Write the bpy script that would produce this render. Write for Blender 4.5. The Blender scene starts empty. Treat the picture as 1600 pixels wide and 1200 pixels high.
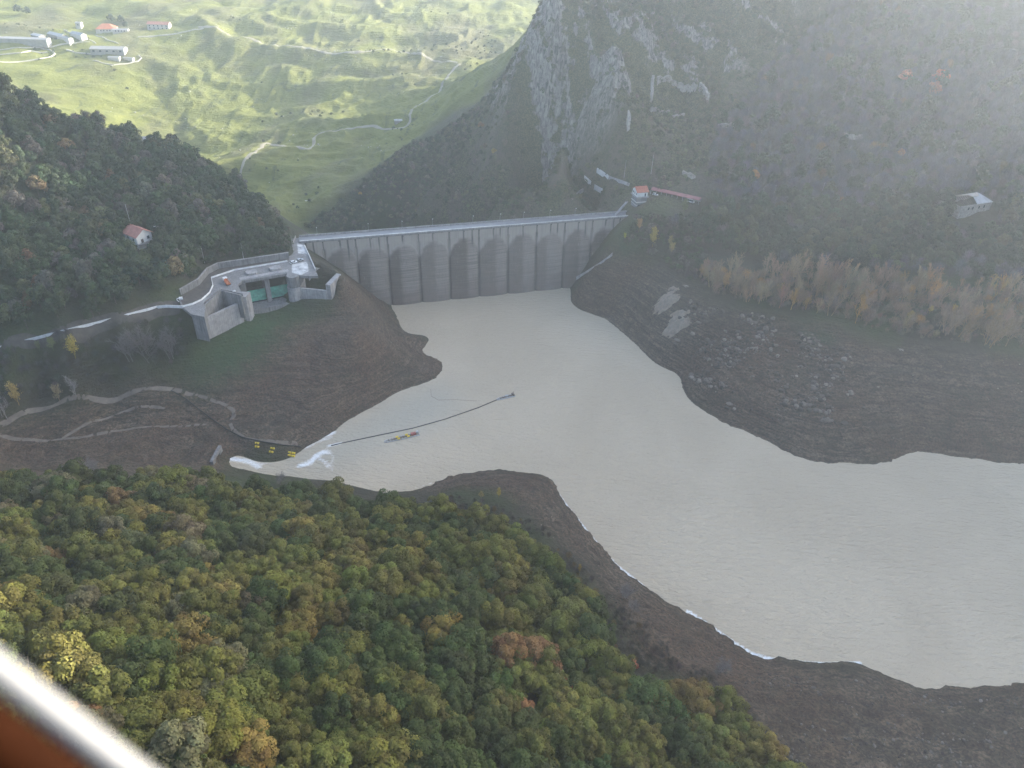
import bpy, bmesh, math, random
import numpy as np
from mathutils import Matrix, Vector
random.seed(7); rng = np.random.default_rng(11)
R = math.radians
scene = bpy.context.scene
COL = scene.collection

# ------------------------------------------------------------------ camera
CAM_H, PITCH, ROLL, FPX = 250.0, 35.0, 2.5, 1150.0
camd = bpy.data.cameras.new('camera')
cam = bpy.data.objects.new('camera', camd)
COL.objects.link(cam)
camd.sensor_width = 36.0
camd.lens = FPX / 1600.0 * 36.0
camd.clip_start = 0.02
camd.clip_end = 20000
CROT = Matrix.Rotation(R(90 - PITCH), 3, 'X') @ Matrix.Rotation(R(ROLL), 3, 'Z')
cam.matrix_world = Matrix.Translation((0, 0, CAM_H)) @ CROT.to_4x4()
scene.camera = cam
camd.dof.use_dof = True
camd.dof.focus_distance = 420.0
camd.dof.aperture_fstop = 6.0
CR = np.array(CROT)

# ------------------------------------------------------------------ sky, sun, exposure
SUN_EL, SUN_AZ = 16.0, 60.0            # azimuth clockwise from +Y
world = bpy.data.worlds.new('World')
scene.world = world
world.use_nodes = True
wn = world.node_tree.nodes
sky = wn.new('ShaderNodeTexSky')
sky.sky_type = 'NISHITA'
sky.sun_disc = False
sky.sun_elevation = R(SUN_EL)
sky.sun_rotation = R(SUN_AZ)
sky.altitude = 900
sky.air_density = 0.85
sky.dust_density = 5.0
sky.ozone_density = 0.8
world.node_tree.links.new(sky.outputs[0], wn['Background'].inputs[0])
wn['Background'].inputs[1].default_value = 0.12
sund = bpy.data.lights.new('sun', 'SUN')
sund.energy = 4.2
sund.angle = R(0.5)
sund.color = (1.0, 0.95, 0.84)
sun = bpy.data.objects.new('sun', sund)
COL.objects.link(sun)
sdir = Vector((math.sin(R(SUN_AZ)) * math.cos(R(SUN_EL)), math.cos(R(SUN_AZ)) * math.cos(R(SUN_EL)), math.sin(R(SUN_EL))))
sun.rotation_euler = sdir.to_track_quat('Z', 'Y').to_euler()
sun.location = (400, 300, 700)
scene.view_settings.view_transform = 'Standard'
scene.view_settings.look = 'None'
scene.view_settings.gamma = 1.0
scene.view_settings.exposure = 2.42
scene.render.engine = 'CYCLES'
scene.cycles.volume_bounces = 1
scene.cycles.max_bounces = 6
scene.cycles.transparent_max_bounces = 8

# ------------------------------------------------------------------ survey helpers
def ray(px, py):
    d = np.stack([(np.asarray(px, float) - 800) / FPX, (600 - np.asarray(py, float)) / FPX, -np.ones_like(np.asarray(px, float))], -1)
    return d @ CR.T
def at(px, py, z):
    """world point on the level z seen along a sight line of the survey photograph"""
    d = ray(px, py)
    t = (z - CAM_H) / d[..., 2]
    return np.array([0, 0, CAM_H]) + d * np.asarray(t)[..., None]
def proj(p):
    q = (np.asarray(p, float) - np.array([0, 0, CAM_H])) @ CR
    return 800 - q[..., 0] / q[..., 2] * FPX, 600 + q[..., 1] / q[..., 2] * FPX

# value noise
_tab = np.random.default_rng(3).random((256, 256))
def vnoise(x, y, s=0):
    x = x + s * 37.7; y = y + s * 91.3
    xi = np.floor(x).astype(int); yi = np.floor(y).astype(int)
    fx = x - xi; fy = y - yi
    fx = fx * fx * (3 - 2 * fx); fy = fy * fy * (3 - 2 * fy)
    a = _tab[xi & 255, yi & 255]; b = _tab[(xi + 1) & 255, yi & 255]
    c = _tab[xi & 255, (yi + 1) & 255]; d = _tab[(xi + 1) & 255, (yi + 1) & 255]
    return (a + (b - a) * fx) * (1 - fy) + (c + (d - c) * fx) * fy
def fbm(x, y, o=4, s=0):
    v = 0; a = 1; t = 0
    for i in range(o):
        v = v + a * vnoise(x * 2 ** i, y * 2 ** i, s + i * 5); t += a; a *= .5
    return v / t * 2 - 1
def ridged(x, y, o=4, s=0):
    v = 0; a = 1; t = 0
    for i in range(o):
        n = 1 - np.abs(vnoise(x * 2 ** i, y * 2 ** i, s + i * 5) * 2 - 1)
        v = v + a * n * n; t += a; a *= .5
    return v / t
def sstep(a, b, x):
    t = np.clip((x - a) / (b - a), 0, 1)
    return t * t * (3 - 2 * t)

# ------------------------------------------------------------------ terrain heights
SHORE_LEFT = [(610,478),(622,500),(640,525),(655,545),(682,560),(692,570),(688,580),(665,597),(620,612),(580,635),(545,655),(520,672),(505,685),(480,697)]
CREEK_N = [(470,704),(455,712),(440,717),(425,721),(408,724),(396,715),(375,709),(350,709)]
CREEK_S = [(350,722),(380,730),(402,739),(432,742),(480,747)]
SHORE_FRONT = [(520,752),(560,765),(600,772),(650,766),(672,757),(700,747),(735,738),(775,733),(810,738),(850,745),(866,752),(870,765),(885,790),(905,815),(925,840),(960,880),(990,905),(1005,915),(1040,940),(1075,955),(1100,970),(1140,1000),(1175,1022),(1215,1033),(1230,1028),(1245,1035),(1285,1038),(1300,1035),(1345,1037),(1380,1052),(1440,1077),(1480,1078),(1550,1072),(1600,1068),(1720,1062),(1850,1050)]
SHORE_RIGHT = [(890,447),(893,465),(905,482),(930,492),(960,508),(985,530),(1000,545),(1030,570),(1065,590),(1072,615),(1100,640),(1130,660),(1170,675),(1200,690),(1240,710),(1290,722),(1330,724),(1370,724),(1400,715),(1430,704),(1480,711),(1530,715),(1560,722),(1600,722),(1700,726),(1850,735)]
LAKE = [(640,482),(700,474),(760,466),(820,458),(870,453),(720,500),(800,490),(860,480),(720,560),(800,540),(880,520),(940,540),(740,620),(850,600),(960,590),(1020,620),(620,650),(700,680),(800,700),(920,680),(1050,680),(560,700),(540,740),(620,730),(900,750),(1000,730),(1150,740),(940,820),(1050,820),(1200,790),(1350,790),(1500,790),(1650,790),(1100,920),(1250,900),(1400,900),(1550,900),(1700,900),(1250,990),(1400,1020),(1550,1020),(1700,1000),(1850,900),(490,722)]
PTS = []
def P(px, py, z): 
    w = at(px, py, z); PTS.append((w[0], w[1], z))
for p in SHORE_LEFT + SHORE_FRONT + SHORE_RIGHT + CREEK_N + CREEK_S: P(p[0], p[1], 0.0)
for p in LAKE: P(p[0], p[1], -5.0)
for p in [(440,728),(376,716),(415,731),(360,715.5),(395,722)]: P(p[0], p[1], -1.3)
CTRL = [
 (365,702,2.5),(385,701,3),(347,701,4),(396,707,3),(425,712,2.5),(360,732,2.5),(385,741,3),(440,750,3),

 # left bank below the spillway
 (648,520,5),(600,560,14),(655,575,5),(560,520,30),(560,600,10),(500,640,8),(590,500,20),(530,440,46),(560,460,34),(585,480,16),
 (520,484,31),(545,470,33),(450,476,32),(400,480,32),(380,494,31.5),(320,530,29),(290,500,40),(420,520,27),(420,560,20),(340,600,13),(480,560,20),(250,560,24),(250,610,12),
 (150,640,9),(0,690,7),(100,680,5),(200,690,4),(300,690,3),(350,650,6),(430,660,5),(420,700,3.5),(400,695,4.5),(455,700,3),(330,705,3),(260,720,2.5),(335,716,3.5),(341,706,3),(330,726,3.5),(342,728,2),(120,720,4),(0,720,6),(160,600,17),(60,600,20),(0,600,22),
 # spillway deck and road
 (480,420,49),(300,465,48),(350,420,49),(420,405,49.5),(460,395,50),(200,500,47),(100,525,45),(0,545,43),(-120,570,42),
 # wooded hill behind the spillway
 (100,430,62),(0,440,65),(200,400,65),(300,370,63),(400,390,53),(0,330,88),(100,320,83),(200,310,78),(300,310,70),(380,340,59),
 (0,240,112),(100,250,98),(200,255,88),(0,145,130),(100,190,108),(200,215,94),(290,243,79),(370,290,64),(430,350,54),(-150,120,150),(-150,300,105),(-150,450,66),
 # downstream meadows
 (300,235,-14),(245,190,-5),(400,240,6),(500,210,14),(640,200,25),(375,285,-12),(450,335,-12),(480,358,-22),(560,340,-14),(530,290,0),(560,255,8),(420,300,-8),(600,230,18),
 (560,170,18),(450,165,8),(350,180,0),(700,130,38),(780,100,46),(700,95,44),(560,75,48),(430,60,52),(300,110,28),(200,140,18),(100,150,20),(0,130,30),
 (150,90,42),(60,60,52),(250,40,60),(0,20,64),(150,10,68),(300,0,74),(450,0,78),(600,0,80),(750,0,80),(850,40,66),(-150,60,62),(-150,0,80),(640,50,58),
 # rocky mountain
 (640,240,28),(690,210,40),(735,168,62),(765,148,72),(800,110,93),(848,70,118),(878,25,142),(925,6,153),
 (600,300,8),(700,280,38),(650,330,8),(750,320,24),(800,330,30),(850,300,45),(900,310,46),(960,320,47),(800,230,66),(880,220,82),(950,230,80),(860,140,108),(940,130,117),(1000,180,98),(1040,150,107),
 (1040,60,140),(1100,10,160),(1000,20,160),(960,60,136),(560,358,-18),(640,352,-10),(720,345,-4),(900,340,22),
 # right bank, ends of the dam
 (985,335,52),(1010,330,56),(1050,318,60),(1085,312,62),(1000,370,48),(965,372,44),(945,395,34),(925,420,18),(905,436,8),(1000,400,38),(1050,450,31),(960,455,14),(1000,480,14),(1060,520,14),
 (1100,420,41),(1150,500,28),(1150,580,13),(1100,600,7),(1200,640,9),(1250,560,22),(1300,640,13),(1300,690,5),(1400,640,13),(1400,680,6),(1500,650,13),(1500,690,5),(1600,650,15),(1600,690,6),
 (1200,450,38),(1300,480,37),(1400,520,32),(1500,540,30),(1600,540,30),(1400,460,43),(1500,470,43),(1600,480,43),(1750,560,32),(1750,660,14),
 (1150,350,58),(1200,385,50),(1300,400,50),(1400,410,51),(1500,400,54),(1600,420,52),(1300,340,60),(1500,330,66),(1600,340,66),
 (1150,250,80),(1300,270,76),(1450,260,80),(1600,260,86),(1180,150,112),(1300,180,103),(1450,170,108),(1600,170,112),(1200,70,140),(1350,80,136),(1500,80,138),(1600,80,142),
 (1250,5,162),(1400,0,165),(1600,0,170),(1800,0,175),(1800,200,115),(1800,400,62),
 # front bank and wooded hill
 (775,752,5),(840,765,5),(720,770,6),(850,800,7),(900,880,8),(950,920,8),(1000,960,8),(1060,990,7),(1120,1030,6),(1200,1070,6),(1300,1070,4.5),(1450,1120,5),(1600,1110,5),(1600,1190,9),(1400,1190,10),(1250,1190,12),(1750,1120,8),
 (0,765,33),(150,760,28),(300,765,20),(420,775,12),(520,785,8),(620,800,9),(700,825,11),(800,880,13),(880,950,14),(950,1030,14),(1020,1090,14),(1100,1140,14),
 (0,900,62),(150,900,54),(300,900,46),(450,900,38),(600,900,28),(750,950,24),(0,1100,88),(200,1100,78),(400,1100,64),(600,1100,50),(800,1100,34),(950,1150,24),(-200,800,48),(-200,1000,84),(600,1240,60),(300,1260,84),(0,1260,100),(900,1260,36),(1200,1280,18),(1500,1280,14),
]
for c in CTRL: P(*c)
HID = [  # unseen ground; mountain heights on the right raised to block the low sun
 (-330,640,20),(-260,640,-8),(-200,620,-20),(-150,600,-28),(-100,590,-40),(-60,560,-46),(0,560,-48),(50,560,-40),(-120,520,-10),(20,600,-30),(-420,700,30),(-500,520,160),(-600,700,90),(-400,430,115),
 (40,800,170),(120,780,240),(200,770,320),(300,750,350),(420,740,370),(560,740,330),(700,760,330),(150,850,255),(300,850,345),(450,860,360),(600,860,360),(800,860,340),
 (60,900,130),(150,950,160),(300,960,240),(450,980,260),(650,1000,260),(100,1050,75),(250,1080,110),(450,1120,140),(700,1150,160),(0,1150,70),(200,1250,80),(500,1350,110),
 (-1000,1000,100),(-900,1500,110),(-500,1600,110),(0,1600,110),(500,1700,140),(1000,1500,190),(-1500,2500,230),(0,2500,220),(1500,2500,260),(-2500,1200,230),(0,4000,380),(-2500,4000,420),(2500,4000,420),(2500,1000,260),
 (-200,20,110),(-350,100,110),(-400,250,70),(-320,260,40),(-300,300,18),(0,20,50),(150,20,20),(300,20,20),(450,100,18),(600,100,30),(700,200,12),(560,330,150),(570,450,320),(640,480,380),(700,300,260),(800,420,320),(1000,300,260),(620,520,300),(700,620,370),(-700,300,130),(-900,0,180),(0,-300,150),(900,-200,120),(-500,-300,180),(500,-300,120)]
PTS += HID
PTS = np.array(PTS, float)
_c = 12.0
def _phi(r): return np.sqrt(r * r + _c * _c)
_A = _phi(np.hypot(PTS[:, None, 0] - PTS[None, :, 0], PTS[:, None, 1] - PTS[None, :, 1]))
_n = len(PTS)
_M = np.zeros((_n + 3, _n + 3)); _M[:_n, :_n] = _A - np.eye(_n) * 0.6
_M[:_n, _n] = 1; _M[:_n, _n + 1] = PTS[:, 0] / 1000; _M[:_n, _n + 2] = PTS[:, 1] / 1000
_M[_n:, :_n] = _M[:_n, _n:].T
_w = np.linalg.solve(_M, np.concatenate([PTS[:, 2], np.zeros(3)]))
def base_h(x, y):
    x = np.asarray(x, float); y = np.asarray(y, float)
    out = np.empty(x.size); X = x.ravel(); Y = y.ravel()
    for i in range(0, X.size, 20000):
        r = np.hypot(X[i:i+20000, None] - PTS[None, :, 0], Y[i:i+20000, None] - PTS[None, :, 1])
        out[i:i+20000] = _phi(r) @ _w[:_n] + _w[_n] + _w[_n+1] * X[i:i+20000] / 1000 + _w[_n+2] * Y[i:i+20000] / 1000
    return out.reshape(x.shape)
def axis(lo, hi, step, end, grow):
    a = list(np.arange(lo, hi, step)); s = step
    while a[-1] < end: s *= grow; a.append(a[-1] + s)
    return a
_xp = axis(0, 400, 1.5, 3500, 1.05)
GX = np.array([-v for v in _xp[:0:-1]] + _xp)
_yp = axis(60, 640, 1.5, 5000, 1.012)
_yn = axis(0, 1, 4, 600, 1.15)
GY = np.array([60 - v for v in _yn[:0:-1]] + _yp)
HX, HY = np.meshgrid(GX, GY)
HB = base_h(HX, HY)
HGT = HB.copy()
def hgt(x, y, H=None):
    H = HGT if H is None else H
    x = np.asarray(x, float); y = np.asarray(y, float)
    i = np.clip(np.searchsorted(GX, x) - 1, 0, len(GX) - 2); j = np.clip(np.searchsorted(GY, y) - 1, 0, len(GY) - 2)
    fx = (x - GX[i]) / (GX[i+1] - GX[i]); fy = (y - GY[j]) / (GY[j+1] - GY[j])
    return (H[j, i] * (1-fx) + H[j, i+1] * fx) * (1-fy) + (H[j+1, i] * (1-fx) + H[j+1, i+1] * fx) * fy
def hit(px, py, H=None, tmax=4000):
    d = ray(px, py)
    d = d / np.linalg.norm(d[:2]) if np.linalg.norm(d[:2]) > 0 else d
    t = 40 * 1.003 ** np.arange(int(math.log(tmax / 40) / math.log(1.003)))
    zz = CAM_H + d[2] * t - hgt(d[0] * t, d[1] * t, H)
    k = np.argmax(zz < 0)
    if zz[k] >= 0: return None
    a = zz[k-1] / (zz[k-1] - zz[k]) if k else 0
    tt = t[k-1] + (t[k] - t[k-1]) * a if k else t[0]
    return np.array([d[0] * tt, d[1] * tt, CAM_H + d[2] * tt])
def hits(pl, H=None):
    return [q for q in (hit(a, b, H) for a, b in pl) if q is not None]

# unseen slopes right of the lake, raised to keep sun off the basin
# ------------------------------------------------------------------ object helpers
def tag(o, label=None, cat=None, group=None, kind=None):
    if label: o['label'] = label
    if cat: o['category'] = cat
    if group: o['group'] = group
    if kind: o['kind'] = kind
    return o
def thing(name, label, cat, loc=(0, 0, 0), rz=0.0, group=None):
    o = bpy.data.objects.new(name, None); COL.objects.link(o)
    o.empty_display_size = 1
    o.location = tuple(float(v) for v in loc); o.rotation_euler = (0, 0, rz)
    return tag(o, label, cat, group)
def link_mesh(name, me, mat=None, parent=None):
    o = bpy.data.objects.new(name, me); COL.objects.link(o)
    if mat is not None and not me.materials: me.materials.append(mat)
    if parent is not None: o.parent = parent
    return o
def raw_mesh(name, v, f, smooth=False):
    me = bpy.data.meshes.new(name)
    v = np.asarray(v, np.float32); f = np.asarray(f)
    k = f.shape[1]
    me.vertices.add(len(v)); me.vertices.foreach_set('co', v.ravel())
    me.loops.add(f.size); me.loops.foreach_set('vertex_index', f.ravel().astype(np.int32))
    me.polygons.add(len(f)); me.polygons.foreach_set('loop_start', np.arange(0, f.size, k, dtype=np.int32))
    me.polygons.foreach_set('loop_total', np.full(len(f), k, np.int32))
    me.polygons.foreach_set('use_smooth', np.full(len(f), smooth, bool))
    me.update(calc_edges=True)
    return me
def fattr(me, name, val):
    a = me.attributes.new(name, 'FLOAT', 'POINT'); a.data.foreach_set('value', np.asarray(val, np.float32).ravel())
def cattr(me, name, val):
    a = me.attributes.new(name, 'FLOAT_COLOR', 'POINT'); a.data.foreach_set('color', np.asarray(val, np.float32).ravel())
class MB:
    """collects solid shapes for ONE mesh"""
    def __init__(s): s.v = []; s.f = []
    def add(s, v, f):
        n = len(s.v); s.v += [tuple(float(c) for c in p) for p in v]; s.f += [tuple(n + i for i in q) for q in f]
        return s
    def box(s, c, d, rz=0.0):
        x, y, z = (d[0] / 2, d[1] / 2, d[2] / 2); ca, sa = math.cos(rz), math.sin(rz)
        v = [(c[0] + ca * a * x - sa * b * y, c[1] + sa * a * x + ca * b * y, c[2] + e * z) for e in (-1, 1) for a, b in ((-1, -1), (1, -1), (1, 1), (-1, 1))]
        return s.add(v, [(3, 2, 1, 0), (4, 5, 6, 7), (0, 1, 5, 4), (1, 2, 6, 5), (2, 3, 7, 6), (3, 0, 4, 7)])
    def prism(s, poly, z0, z1):
        n = len(poly)
        a = sum(poly[i][0] * poly[(i + 1) % n][1] - poly[(i + 1) % n][0] * poly[i][1] for i in range(n))
        if a < 0: poly = poly[::-1]
        zz0 = z0 if hasattr(z0, '__len__') else [z0] * n; zz1 = z1 if hasattr(z1, '__len__') else [z1] * n
        v = [(p[0], p[1], z) for p, z in zip(poly, zz0)] + [(p[0], p[1], z) for p, z in zip(poly, zz1)]
        return s.add(v, [tuple(range(n))[::-1], tuple(range(n, 2 * n))] + [(i, (i + 1) % n, n + (i + 1) % n, n + i) for i in range(n)])
    def wall(s, pts, t, h, drop=0.5):
        """a wall along a 3-D polyline, base at pts z"""
        pts = [np.asarray(p, float) for p in pts]
        L = []; 
        for i, p in enumerate(pts):
            a = pts[max(i - 1, 0)]; b = pts[min(i + 1, len(pts) - 1)]
            d = (b - a)[:2]; d = d / (np.linalg.norm(d) + 1e-9); nrm = np.array([-d[1], d[0]]) * t / 2
            L.append((p[:2] - nrm, p[:2] + nrm, p[2]))
        v = []
        for l, r, z in L: v += [(l[0], l[1], z - drop), (r[0], r[1], z - drop), (r[0], r[1], z + h), (l[0], l[1], z + h)]
        f = []
        for i in range(len(L) - 1):
            k = 4 * i
            f += [(k + a, k + (a + 1) % 4, k + 4 + (a + 1) % 4, k + 4 + a) for a in range(4)]
        f += [(3, 2, 1, 0), tuple(4 * (len(L) - 1) + a for a in range(4))]
        return s.add(v, f)
    def tube(s, pts, r, n=8, r2=None):
        pts = [np.asarray(p, float) for p in pts]; v = []; m = len(pts)
        for i, p in enumerate(pts):
            d = pts[min(i + 1, m - 1)] - pts[max(i - 1, 0)]; d = d / (np.linalg.norm(d) + 1e-9)
            u = np.cross(d, (0, 0, 1) if abs(d[2]) < .9 else (1, 0, 0)); u /= np.linalg.norm(u); w = np.cross(d, u)
            rr = r if r2 is None else r + (r2 - r) * i / (m - 1)
            v += [p + rr * (math.cos(6.2832 * k / n) * u + math.sin(6.2832 * k / n) * w) for k in range(n)]
        f = [(i * n + k, i * n + (k + 1) % n, (i + 1) * n + (k + 1) % n, (i + 1) * n + k) for i in range(m - 1) for k in range(n)]
        f += [tuple(range(n))[::-1], tuple(range((m - 1) * n, m * n))]
        return s.add(v, f)
    def build(s, name, mat, parent=None, world=False, smooth=False):
        v = s.v
        if world and parent is not None:
            l = parent.location; v = [(a - l[0], b - l[1], c - l[2]) for a, b, c in v]
        me = bpy.data.meshes.new(name); me.from_pydata(v, [], s.f); 
        bm = bmesh.new(); bm.from_mesh(me); bmesh.ops.recalc_face_normals(bm, faces=bm.faces); bm.to_mesh(me); bm.free()
        if smooth: me.polygons.foreach_set('use_smooth', [True] * len(me.polygons))
        me.update()
        return link_mesh(name, me, mat, parent)

# ------------------------------------------------------------------ materials
def N(nt, t, **k):
    n = nt.nodes.new(t)
    for a, b in k.items(): setattr(n, a, b)
    return n
def new_mat(name):
    m = bpy.data.materials.new(name); m.use_nodes = True
    return m, m.node_tree, m.node_tree.nodes['Principled BSDF']
def coords(nt, scale=(1, 1, 1), obj=False):
    if obj: src = N(nt, 'ShaderNodeTexCoord').outputs['Object']
    else: src = N(nt, 'ShaderNodeNewGeometry').outputs['Position']
    mp = N(nt, 'ShaderNodeMapping'); mp.inputs['Scale'].default_value = scale
    nt.links.new(src, mp.inputs['Vector']); return mp.outputs[0]
def noise(nt, vec, sc, det=4, rough=.55, dist=0.0):
    n = N(nt, 'ShaderNodeTexNoise'); n.inputs['Scale'].default_value = sc; n.inputs['Detail'].default_value = det
    n.inputs['Roughness'].default_value = rough; n.inputs['Distortion'].default_value = dist
    nt.links.new(vec, n.inputs['Vector']); return n.outputs['Fac']
def ramp(nt, fac, stops):
    r = N(nt, 'ShaderNodeValToRGB'); e = r.color_ramp.elements
    for i, (p, c) in enumerate(stops):
        q = e[i] if i < 2 else e.new(p)
        q.position = p; q.color = tuple(c) + (1,) if len(c) == 3 else c
    nt.links.new(fac, r.inputs[0]); return r.outputs[0]
def mix(nt, fac, a, b, mode='MIX'):
    m = N(nt, 'ShaderNodeMix', data_type='RGBA', blend_type=mode)
    for s, v in ((0, fac), (6, a), (7, b)):
        if hasattr(v, 'is_linked'): nt.links.new(v, m.inputs[s])
        else: m.inputs[s].default_value = v if s == 0 else (tuple(v) + (1,))
    return m.outputs[2]
def math_(nt, op, a, b=0.0, c=0.0):
    m = N(nt, 'ShaderNodeMath', operation=op)
    for i, v in enumerate((a, b, c)):
        if hasattr(v, 'is_linked'): nt.links.new(v, m.inputs[i])
        else: m.inputs[i].default_value = v
    return m.outputs[0]
def vattr(nt, name, out='Fac', typ='GEOMETRY'):
    a = N(nt, 'ShaderNodeAttribute', attribute_name=name, attribute_type=typ); return a.outputs[out]
def bump(nt, b, h, strength, dist=1.0):
    n = N(nt, 'ShaderNodeBump'); n.inputs['Strength'].default_value = strength; n.inputs['Distance'].default_value = dist
    nt.links.new(h, n.inputs['Height']); nt.links.new(n.outputs[0], b.inputs['Normal'])
def plain(name, col, rough=.8, var=.25, sc=.6, metal=0.0):
    """a coat of one colour with weathering"""
    m, nt, b = new_mat(name)
    f = noise(nt, coords(nt, obj=True), sc, 5, .65)
    nt.links.new(ramp(nt, f, [(.3, [c * (1 - var) for c in col]), (.7, [min(1, c * (1 + var)) for c in col])]), b.inputs['Base Color'])
    b.inputs['Roughness'].default_value = rough; b.inputs['Metallic'].default_value = metal
    return m
def concrete(name, col, streak=.5, dark=(.06, .06, .058)):
    m, nt, b = new_mat(name)
    f = noise(nt, coords(nt), .35, 6, .6)
    c = ramp(nt, f, [(.3, [v * .72 for v in col]), (.7, [v * 1.2 for v in col])])
    s = noise(nt, coords(nt, (1.1, 1.1, .06)), 1.0, 4, .7)
    s = ramp(nt, s, [(.48, (0, 0, 0)), (.68, (streak,) * 3)])
    c = mix(nt, s, c, dark)
    nt.links.new(c, b.inputs['Base Color']); b.inputs['Roughness'].default_value = .85
    bump(nt, b, noise(nt, coords(nt), 2.5, 3), .3, .2)
    return m

# ------------------------------------------------------------------ zones of the ground
def inpoly(x, y, poly):
    x = np.asarray(x); y = np.asarray(y); r = np.zeros(x.shape, bool); n = len(poly)
    for i in range(n):
        x1, y1 = poly[i][0], poly[i][1]; x2, y2 = poly[(i + 1) % n][0], poly[(i + 1) % n][1]
        if y1 == y2: continue
        c = ((y1 > y) != (y2 > y)) & (x < (x2 - x1) * (y - y1) / (y2 - y1) + x1)
        r ^= c
    return r
def blur(a, k):
    a = a.astype(float)
    for ax in (0, 1):
        for _ in range(2):
            c = np.cumsum(np.pad(a, [(k + 1, k) if i == ax else (0, 0) for i in (0, 1)], mode='edge'), axis=ax)
            a = (np.take(c, range(2 * k + 1, c.shape[ax]), ax) - np.take(c, range(0, c.shape[ax] - 2 * k - 1), ax)) / (2 * k + 1)
    return a
def W(pl): return [tuple(at(a, b, z)) for a, b, z in pl]
wob = fbm(HX / 14, HY / 14, 3, 2) * 7; wob2 = fbm(HX / 14, HY / 14, 3, 9) * 7
def zone(poly, k=2, w=1.0): return blur(inpoly(HX + wob * w, HY + wob2 * w, poly), k)
DAM_L, DAM_R = at(470, 378, 50), at(985, 338, 50)
mud_left = hits([(548,432),(600,470),(640,520),(700,560),(700,585),(600,640),(490,705),(350,716),(350,735)]) + [tuple(at(300,790,2)), tuple(at(0,790,4)), tuple(at(-250,760,8))] + hits([(-150,650),(0,655),(140,622),(250,606),(340,575),(430,515),(500,490),(524,478)])
mud_right = hits([(925,412),(950,395),(985,392),(1030,415),(1085,452),(1130,480),(1200,492),(1300,512),(1400,545),(1600,560),(1850,575)]) + [tuple(at(1900,745,0)), tuple(at(1600,740,0)), tuple(at(1300,740,0)), tuple(at(1150,690,0)), tuple(at(1050,610,0)), tuple(at(880,470,0))]
mud_front = hits([(560,758),(700,765),(775,765),(830,800),(905,880),(965,960),(985,1030),(1060,1062),(1140,1105),(1210,1180),(1260,1260),(1850,1290)]) + [tuple(at(1900,1030,0)), tuple(at(1440,1060,0)), tuple(at(1200,1010,0)), tuple(at(1000,890,0)), tuple(at(880,750,0)), tuple(at(775,715,0)), tuple(at(600,750,0)), tuple(at(480,730,0))]
Zmud = np.maximum.reduce([zone(mud_left, 2, .6), zone(mud_right, 3, 1), zone(mud_front, 2, .5)])
green_patch = hits([(400,474),(525,482),(480,495),(440,535),(370,590),(300,612),(270,590),(320,540)])
Zgreen = zone(green_patch, 5, 1.0) * .9
Zgreen = np.maximum(Zgreen, zone(hits([(985,372),(1000,362),(1010,380),(985,395),(950,400)]), 2, .3))
Zgreen = np.maximum(Zgreen, .6 * zone(hits([(1240,515),(1300,520),(1310,535),(1260,538)]), 2, .5))
meadow = [(-4000,640),(-700,680),(-420,610),(-300,585),(-215,590),(-170,600)] + [q[:2] for q in W([(455,345,-14),(500,318,-8),(560,280,6),(640,214,28),(700,180,45),(745,148,72),(800,100,95),(850,60,120),(905,8,150)])] + [(70,900),(100,1000),(600,1400),(3000,1500),(5000,6000),(-5000,6000)]
Zmead = zone(meadow, 4, 1.5)
rockp = [q[:2] for q in W([(735,175,62),(755,150,74),(800,100,93),(850,60,120),(925,-10,158),(1100,-10,165),(1240,-10,166),(1225,70,140),(1150,130,115),(1110,190,98),(1060,215,86),(1000,215,86),(985,190,92),(950,200,88),(905,165,98),(870,205,86),(820,190,86),(780,190,74)])]
Zrock = zone(rockp, 6, 2.0)
# relief
lake_poly = [tuple(DAM_L[:2]), tuple(DAM_R[:2]), (120, 470), (300, 420), (1200, 420), (1200, 40), (-60, 60), (-60, 200), (-240, 240), (-240, 335), (-139, 400)]
Zbasin = inpoly(HX, HY, lake_poly)
dshore = np.clip(np.abs(HB) / 4, .55, 1)
rel = fbm(HX / 9, HY / 9, 4, 1) * .8 + fbm(HX / 34, HY / 34, 3, 4) * 1.2
rel *= np.where(Zmud > .3, .6, 1.0)
rel = rel + Zmud * ((ridged(HX / 7 + fbm(HX / 12, HY / 12, 2, 51), HY / 7, 4, 50) - .5) * 1.5 + np.maximum(fbm(HX / 3.2, HY / 3.2, 2, 54), 0) * .9)
strata = (np.abs(((HB + fbm(HX / 30, HY / 30, 4, 8) * 3.0) / 1.5) % 1.0 - .5) * 2) ** 2 * .26 - .1
rel = rel + strata * Zmud * np.where(HX < -20, .45, 1)
far = sstep(560, 800, HY)
fold = (ridged(HX / 120 + fbm(HX / 90, HY / 90, 2, 40) * .6, HY / 75, 4, 12) - .55) * 15 + fbm(HX / 45, HY / 30, 4, 21) * 5.0 + (ridged(HX / 38, HY / 22 + fbm(HX / 30, HY / 30, 2, 44), 3, 42) - .5) * 4.0
rel = rel + Zmead * fold * sstep(0, 80, HY - 590)
ux, uy = .55, -.83                       # fall line of the crag
al = HX * ux + HY * uy; ac = HX * uy - HY * ux
crag_n = (ridged(ac / 24 + fbm(HX / 30, HY / 30, 3, 31) * 1.1, al / 70 + fbm(HX / 20, HY / 20, 2, 33) * .4, 5, 14) - .52) * 1.6 + fbm(HX / 45, HY / 45, 3, 37) * .55
crag = crag_n * 15 + (ridged(ac / 7 + fbm(HX / 9, HY / 9, 2, 35) * .6, al / 13, 4, 18) - .5) * 6
rel = rel + Zrock * crag * sstep(30, 75, HB)
Zslope = sstep(480, 520, HY) * (1 - Zmead) * sstep(-60, 0, HX + 60)
rel = rel + Zslope * (1 - Zrock) * (fbm(HX / 28, HY / 28, 5, 24) * 2.2 + (ridged(ac / 26, al / 70, 3, 16) - .5) * 4)
rel = rel * np.where(Zbasin | (HB < 12), dshore, 1.0)
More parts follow.
